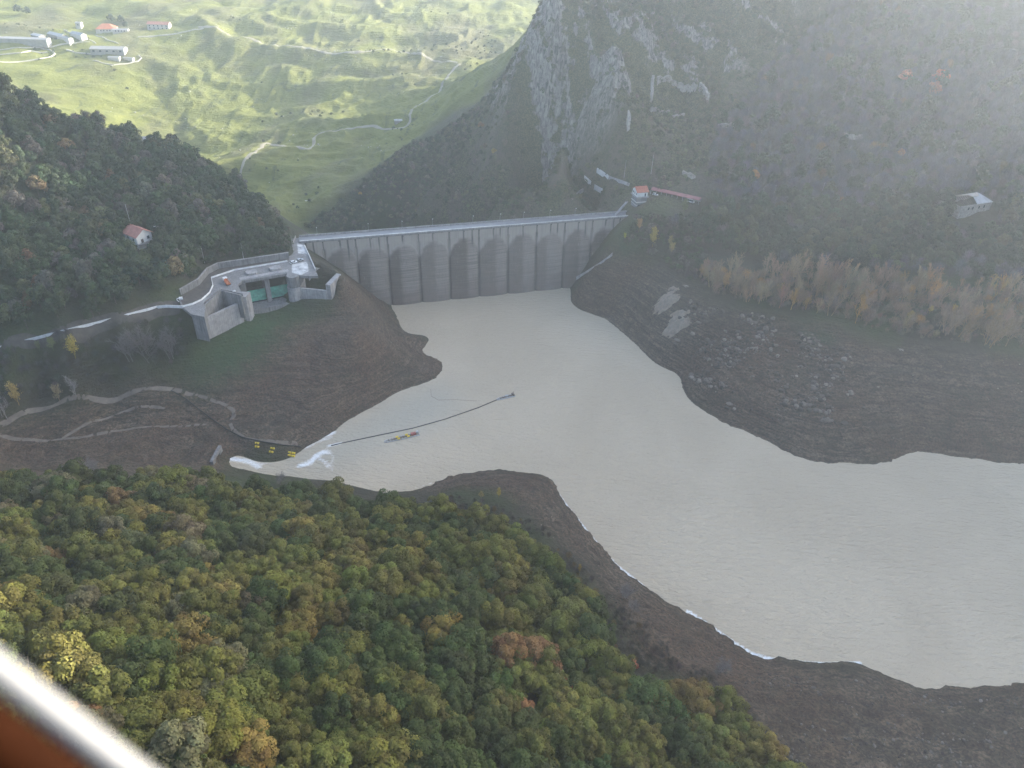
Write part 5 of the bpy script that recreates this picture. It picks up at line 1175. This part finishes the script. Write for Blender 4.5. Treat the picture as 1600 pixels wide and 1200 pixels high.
wood('dead_poplar', 'tree', pts, (cls, [(.36, .25, .155), (.44, .27, .10)]), POPLAR, 300, ['fawn grey dead poplar above the right shore', 'dead poplar with a few yellow leaves above the right shore'], ['dead poplars above the right shore', 'yellowing poplars above the right shore'], 'rest of the dead poplars above the right shore', 7, (.55, 1.6), None, m_twig, 'poplar_row')
pts = poisson(rp, 4.6, 38, dens=lambda x, y: np.clip(.55 - .7 * fbm(x / 16, y / 16, 3, 77), .1, .9)); n = len(pts); g = np.random.default_rng(39)
wood('bank_tree', 'tree', pts, (np.where(g.random(n) < .25, 1, np.where(g.random(n) < .12, 2, 0)), [(.27, .19, .125), (.18, .145, .11), (.38, .21, .07)]), BRUSH, 150, ['bushy tan leafless tree among the dead poplars', 'bushy grey leafless tree among the dead poplars', 'bushy orange tinged tree among the dead poplars'], ['tan bushy trees of the right shore', 'grey bushy trees of the right shore', 'orange bushy trees of the right shore'], 'more bushy leafless trees among the dead poplars', 14, (.5, 1.15), None, m_twig, 'bank_wood')
pts = poisson(rp, 3.0, 37, dens=lambda x, y: .6); n = len(pts)
wood('bare_shrub', 'shrub', pts, (np.zeros(n, int), [(.18, .14, .115)]), BRUSH, 60, ['leafless brownish shrub under the dead poplars'], ['leafless shrubs under the dead poplars'], 'leafless brown undergrowth beneath the dead poplars', 8, (.25, .45), None, m_twig, 'undergrowth')
# scrub on the crag
mp_ = W([(470,352,-20),(520,318,-8),(570,280,8),(645,222,28),(745,158,72),(800,112,93),(860,60,122),(930,2,155),(1290,2,166),(1270,60,145),(1170,160,108),(1120,230,82),(1110,290,66)]) + hits([(1030,300),(985,300),(940,325),(800,345),(650,352),(540,362)])
pts = poisson(mp_, 3.6, 45, dens=lambda x, y: np.clip(.62 + .6 * fbm(x / 22, y / 22, 3, 5) + .3 * (hgt(x, y) < 70), .1, .97)); n = len(pts); g = np.random.default_rng(46); r_ = g.random(n); cls = np.where(r_ < .3, 1, np.where(r_ > .88, 2, 0))
dsl = np.abs(hgt(pts[:, 0] + 2, pts[:, 1]) - hgt(pts[:, 0] - 2, pts[:, 1])) + np.abs(hgt(pts[:, 0], pts[:, 1] + 2) - hgt(pts[:, 0], pts[:, 1] - 2))
kk = (dsl < 9) | (g.random(n) < .6); pts, cls = pts[kk], cls[kk]
wood('crag_shrub', 'shrub', pts, (cls, [(.046, .062, .026), (.095, .098, .044), (.12, .105, .075)]), BUSH, 90, ['dark green shrub on the rocky slope behind the dam', 'light olive shrub on the rocky slope behind the dam', 'brownish shrub on the rocky slope behind the dam'], ['dark shrubs of the crag slope', 'olive shrubs of the crag slope', 'brown shrubs of the crag slope'], 'green scrub scattered over the rocky slope behind the dam', 9, (.55, 1.5), None, m_leaf, 'crag_scrub')
print('scrub', len(pts))
pts = poisson(hits([(990,345),(1000,300),(1100,318),(1120,380),(1100,425),(1075,445),(1035,408),(1000,392),(975,388)]), 3.4, 47, dens=lambda x, y: .8); n = len(pts); g = np.random.default_rng(48)
px_, py_ = proj(pts); kk = ~((px_ > 975) & (px_ < 1022) & (py_ < 338)) & ~((px_ > 1010) & (px_ < 1098) & (py_ < 338)); pts = pts[kk]; n = len(pts)
wood('bank_shrub', 'shrub', pts, ((g.random(n) > .5).astype(int), [(.045, .062, .026), (.085, .075, .06)]), BUSH, 150, ['green shrub on the bank below the gatehouse', 'brownish shrub on the bank below the gatehouse'], ['green shrubs below the gatehouse', 'brownish shrubs below the gatehouse'], 'more shrubs on the bank below the gatehouse', 12, (.6, 1.7), None, m_leaf, 'bank_scrub')
# trees by the hamlet and bushes in the meadow
for px_, py_, s in ((174, 36, 1.1), (190, 36, 1.0), (197, 44, .8), (30, 22, 1.2), (45, 24, 1.1)):
    put('hamlet_tree', WOOD[px_ % 5], hit(px_, py_), px_, (s, s, s), (.05, .065, .03), 'dark green tree standing behind the farmhouses of the far hamlet', 'tree', 'trees of the far hamlet')
mpoly = W([(440,330,-12),(330,240,-8),(200,200,10),(60,140,28),(0,110,34),(0,30,62),(300,8,74),(600,8,80),(840,20,70),(840,62,66),(760,120,46),(690,170,34),(600,240,14),(520,300,0)])
pts = poisson(mpoly, 9.0, 55, dens=lambda x, y: np.clip(1.5 * fbm(x / 70, y / 40, 3, 17) - .3, 0, .5)); n = len(pts)
wood('meadow_bush', 'bush', pts, (np.zeros(n, int), [(.06, .07, .035)]), BUSH, 40, ['low dark bush dotted over the green valley meadow'], ['bushes of the valley meadow'], 'low dark bushes dotted over the green valley meadow', 10, (.35, 1.1), None, m_leaf, 'meadow_bushes')

# ------------------------------------------------------------------ rocks
def rock_mesh(name, seed, ax):
    g = np.random.default_rng(seed); bm = bmesh.new(); bmesh.ops.create_icosphere(bm, subdivisions=2, radius=1)
    cuts = unit(g.normal(size=(9, 3))); dd = .55 + .35 * g.random(9)
    for v_ in bm.verts:
        c = np.array(v_.co)
        for nn_, q_ in zip(cuts, dd):
            e_ = c @ nn_ - q_
            if e_ > 0: c = c - nn_ * e_
        v_.co = c * np.array(ax) * (1 + g.normal(0, .03))
    me = bpy.data.meshes.new(name); bm.to_mesh(me); bm.free(); me.materials.append(m_rock); return me
m_rock, nt, b = new_mat('boulder_stone')
f_ = noise(nt, coords(nt), .8, 5, .65); tt = N(nt, 'ShaderNodeAttribute', attribute_name='tint', attribute_type='INSTANCER').outputs['Color']
nt.links.new(mix(nt, ramp(nt, f_, [(.35, (.55, .55, .55)), (.7, (1.25, 1.25, 1.25))]), (0, 0, 0), tt, 'MIX'), b.inputs['Base Color']); b.inputs['Roughness'].default_value = .9
ROCK = [rock_mesh('boulder', 500 + i, ax) for i, ax in enumerate([(1, .8, .6), (1.2, .7, .55), (.9, .9, .7), (1.3, .9, .45), (1, .6, .8)])]
def rocks(name, cat, poly, sp_, seed, dens, nind, label, group, stuff_label, scl, tints, stuff_name):
    pts = poisson(poly, sp_, seed, dens=dens); n = len(pts); g = np.random.default_rng(seed)
    pts[:, 2] += .05
    s = scl[0] + (scl[1] - scl[0]) * g.random(n) ** 3
    tint = np.array(tints)[g.integers(0, len(tints), n)] * (.8 + .4 * g.random((n, 1)))
    idx = g.integers(0, len(ROCK), n); rz = g.random(n) * 6.28
    dist = np.linalg.norm(pts - np.array([0, 0, CAM_H]), axis=1) + np.where(in_view(pts, 0), 0, 1e5); order = np.argsort(dist / s)
    first = {}
    for i in order[:nind]:
        if dist[i] > 1e5: continue
        o = put(name, ROCK[idx[i]], pts[i], rz[i], (s[i],) * 3, tint[i], label, cat, group); first.setdefault(idx[i], o)
    rest = order[nind:]
    if len(rest):
        ks = sorted(first); m2_ = {k_: j for j, k_ in enumerate(ks)}
        scatter(stuff_name, stuff_label, 'stones', pts[rest], rz[rest], np.repeat(s[rest][:, None], 3, 1), tint[rest], [m2_.get(i, 0) for i in idx[rest]], [first[k_] for k_ in ks], m_rock)
grey = [(.095, .078, .06), (.14, .117, .092), (.065, .052, .040), (.21, .18, .145)]
rocks('boulder', 'boulder', hits([(1080,470),(1140,485),(1230,500),(1300,530),(1350,575),(1360,640),(1320,665),(1230,660),(1150,650),(1090,600),(1060,560),(1050,510)]), 1.6, 61, lambda x, y: np.clip(.30 + 1.9 * fbm(x / 11, y / 11, 3, 6), .03, .9), 240, 'grey boulder in the rockfall on the dark right bank', 'boulders of the right bank rockfall', 'rubble between the boulders of the right bank rockfall', (.4, 2.3), grey, 'rockfall_rubble')
rocks('stone', 'stone', hits([(1350,520),(1600,560),(1700,600),(1700,690),(1500,690),(1400,690),(1350,640)]), 3.2, 62, lambda x, y: np.clip(.10 + .9 * fbm(x / 18, y / 18, 3, 26), 0, .5), 40, 'grey stone lying on the far right mud bank', 'stones of the far right bank', 'scattered stones on the far right mud bank', (.25, .9), grey, 'bank_stones')
rocks('boulder', 'boulder', hits([(1140,1060),(1200,1045),(1290,1050),(1400,1075),(1500,1095),(1600,1085),(1680,1085),(1680,1240),(1500,1240),(1280,1230),(1190,1130)]), 1.25, 63, lambda x, y: np.clip(.25 + .9 * fbm(x / 10, y / 10, 3, 36), .03, .7), 140, 'brownish boulder on the stony near shore at bottom right', 'boulders of the near right shore', 'rubble on the stony near shore at bottom right', (.16, .85), [(.085, .072, .060), (.12, .104, .088), (.065, .052, .044), (.18, .16, .135)], 'shore_rubble')
rocks('stone', 'stone', hits([(700,775),(770,745),(860,760),(900,830),(1000,930),(1140,1015),(1150,1060),(1060,1010),(960,940),(880,860),(800,795)]), 1.5, 64, lambda x, y: np.clip(.12 + .6 * fbm(x / 9, y / 9, 3, 46), .02, .4), 40, 'small grey stone on the dark shore by the near wood', 'stones of the near shore', 'small stones on the dark shore by the near wood', (.12, .4), grey, 'shore_stones')
rocks('stone', 'stone', hits([(560,450),(640,540),(680,570),(600,630),(500,690),(430,600),(470,520),(530,480)]), 2.6, 65, lambda x, y: np.clip(.12 + .5 * fbm(x / 10, y / 10, 3, 56), .02, .4), 40, 'small stone on the bare left bank below the spillway', 'stones of the left bank', 'small stones on the bare left bank below the spillway', (.15, .55), [(.14, .12, .11), (.18, .16, .14)], 'left_bank_stones')
rocks('meadow_rock', 'rock', mpoly, 7.0, 66, lambda x, y: np.clip(1.6 * fbm(x / 45, y / 25, 3, 66) - .25, 0, .5), 60, 'white rock showing through the green valley meadow', 'white rocks of the valley meadow', 'white rocks scattered over the green valley meadow', (.35, 1.5), [(.5, .48, .44), (.38, .36, .32)], 'meadow_rocks')
# two bleached outcrops on the right bank
m_bleach = concrete('bleached_rock', (.24, .195, .145), .5, (.12, .11, .10))
for (px_, py_), (sx_, sy_), seed, lab in (((1040, 469), (8.5, 6), 71, 'bleached pale rock outcrop on the right bank, upper of two'), ((1057, 505), (9.5, 7), 72, 'bleached pale rock outcrop on the right bank, lower of two')):
    c = hit(px_, py_); g = np.random.default_rng(seed); gx, gy = np.meshgrid(np.linspace(-1, 1, 34), np.linspace(-1, 1, 28)); rr = np.hypot(gx, gy) + .75 * fbm(gx * 1.7 + seed, gy * 2.6, 4, 2)
    x = c[0] + gx * sx_; y = c[1] + gy * sy_
    z = hgt(x, y) + np.clip(.85 - rr, -.6, 1) * 2.6 + (ridged((gx + gy) * 3 + seed, (gx - gy) * .9, 4, 3) - .5) * 1.6 * np.clip(1.1 - rr, 0, 1)
    ix = np.arange(gx.size).reshape(gx.shape)
    me = raw_mesh('rock_outcrop', np.stack([x.ravel() - c[0], y.ravel() - c[1], z.ravel() - c[2]], 1), np.stack([ix[:-1, :-1], ix[:-1, 1:], ix[1:, 1:], ix[1:, :-1]], -1).reshape(-1, 4), False)
    o = link_mesh('rock_outcrop', me, m_bleach); o.location = c; tag(o, lab, 'rock')
for px_, py_, rz_, s, lab in ((1066, 447, .7, .35, 'pale fallen dead tree on the right bank above the outcrops'), (1402, 545, .2, .35, 'bleached fallen tree at the foot of the dead poplars')):
    o = put('fallen_tree', POPLAR[0], hit(px_, py_) + np.array([0, 0, .5]), rz_, (s, s, s * 1.3), (.38, .36, .33), lab, 'dead tree'); o.rotation_euler = (R(78), 0, rz_)

# ------------------------------------------------------------------ edge of the aircraft window beside the lens
def cpt(px, py, dist):
    d_ = ray(px, py); return np.array([0, 0, CAM_H]) + d_ / np.linalg.norm(d_) * dist
wa, wb = cpt(-420, 728, .17), cpt(420, 1373, .17)
t = thing('aircraft_window', 'blurred orange aircraft window edge with a white seal at bottom left', 'aircraft window', tuple((wa + wb) / 2))
ax = wb - wa; ax /= np.linalg.norm(ax); vw = (wa + wb) / 2 - np.array([0, 0, CAM_H]); vw /= np.linalg.norm(vw); sd = np.cross(ax, vw); sd /= np.linalg.norm(sd)
if sd[2] > 0: sd = -sd
m_seal = plain('white_rubber_seal', (.19, .187, .183), .6, .05, 30); m_sill = plain('orange_brown_lacquer', (.012, .003, .0005), .85, .5, 14); m_sill.node_tree.nodes['Principled BSDF'].inputs['Specular IOR Level'].default_value = .05
MB().tube([wa - ax * .25, wa, wb, wb + ax * .25], .0024, 14).build('seal', m_seal, t, True, True)
q = MB()
for k_, (o_, r_) in enumerate(((.0082, .0055), (.0175, .0050), (.0275, .0060), (.040, .0070))): q = MB().tube([wa + sd * o_ - ax * .25, wa + sd * o_, wb + sd * o_, wb + sd * o_ + ax * .25], r_, 12); q.build('frame_rib' if k_ else 'frame_lip', m_sill if k_ != 1 else plain('dark_varnish', (.03, .008, .004), .4, .2), t, True, True)

# ------------------------------------------------------------------ haze in the valley air
hz = MB(); hz.box((0, 2300, 225), (9000, 6400, 700)); ho = hz.build('haze', None)
ho.display_type = 'WIRE'
m_haze = bpy.data.materials.new('haze'); m_haze.use_nodes = True; nt = m_haze.node_tree; nt.nodes.clear()
out = N(nt, 'ShaderNodeOutputMaterial'); pv = N(nt, 'ShaderNodeVolumePrincipled')
pv.inputs['Color'].default_value = (.84, .92, 1.0, 1); pv.inputs['Density'].default_value = .00025; pv.inputs['Anisotropy'].default_value = .62
nt.links.new(pv.outputs[0], out.inputs['Volume']); ho.data.materials.append(m_haze)
tag(ho, kind='stuff')
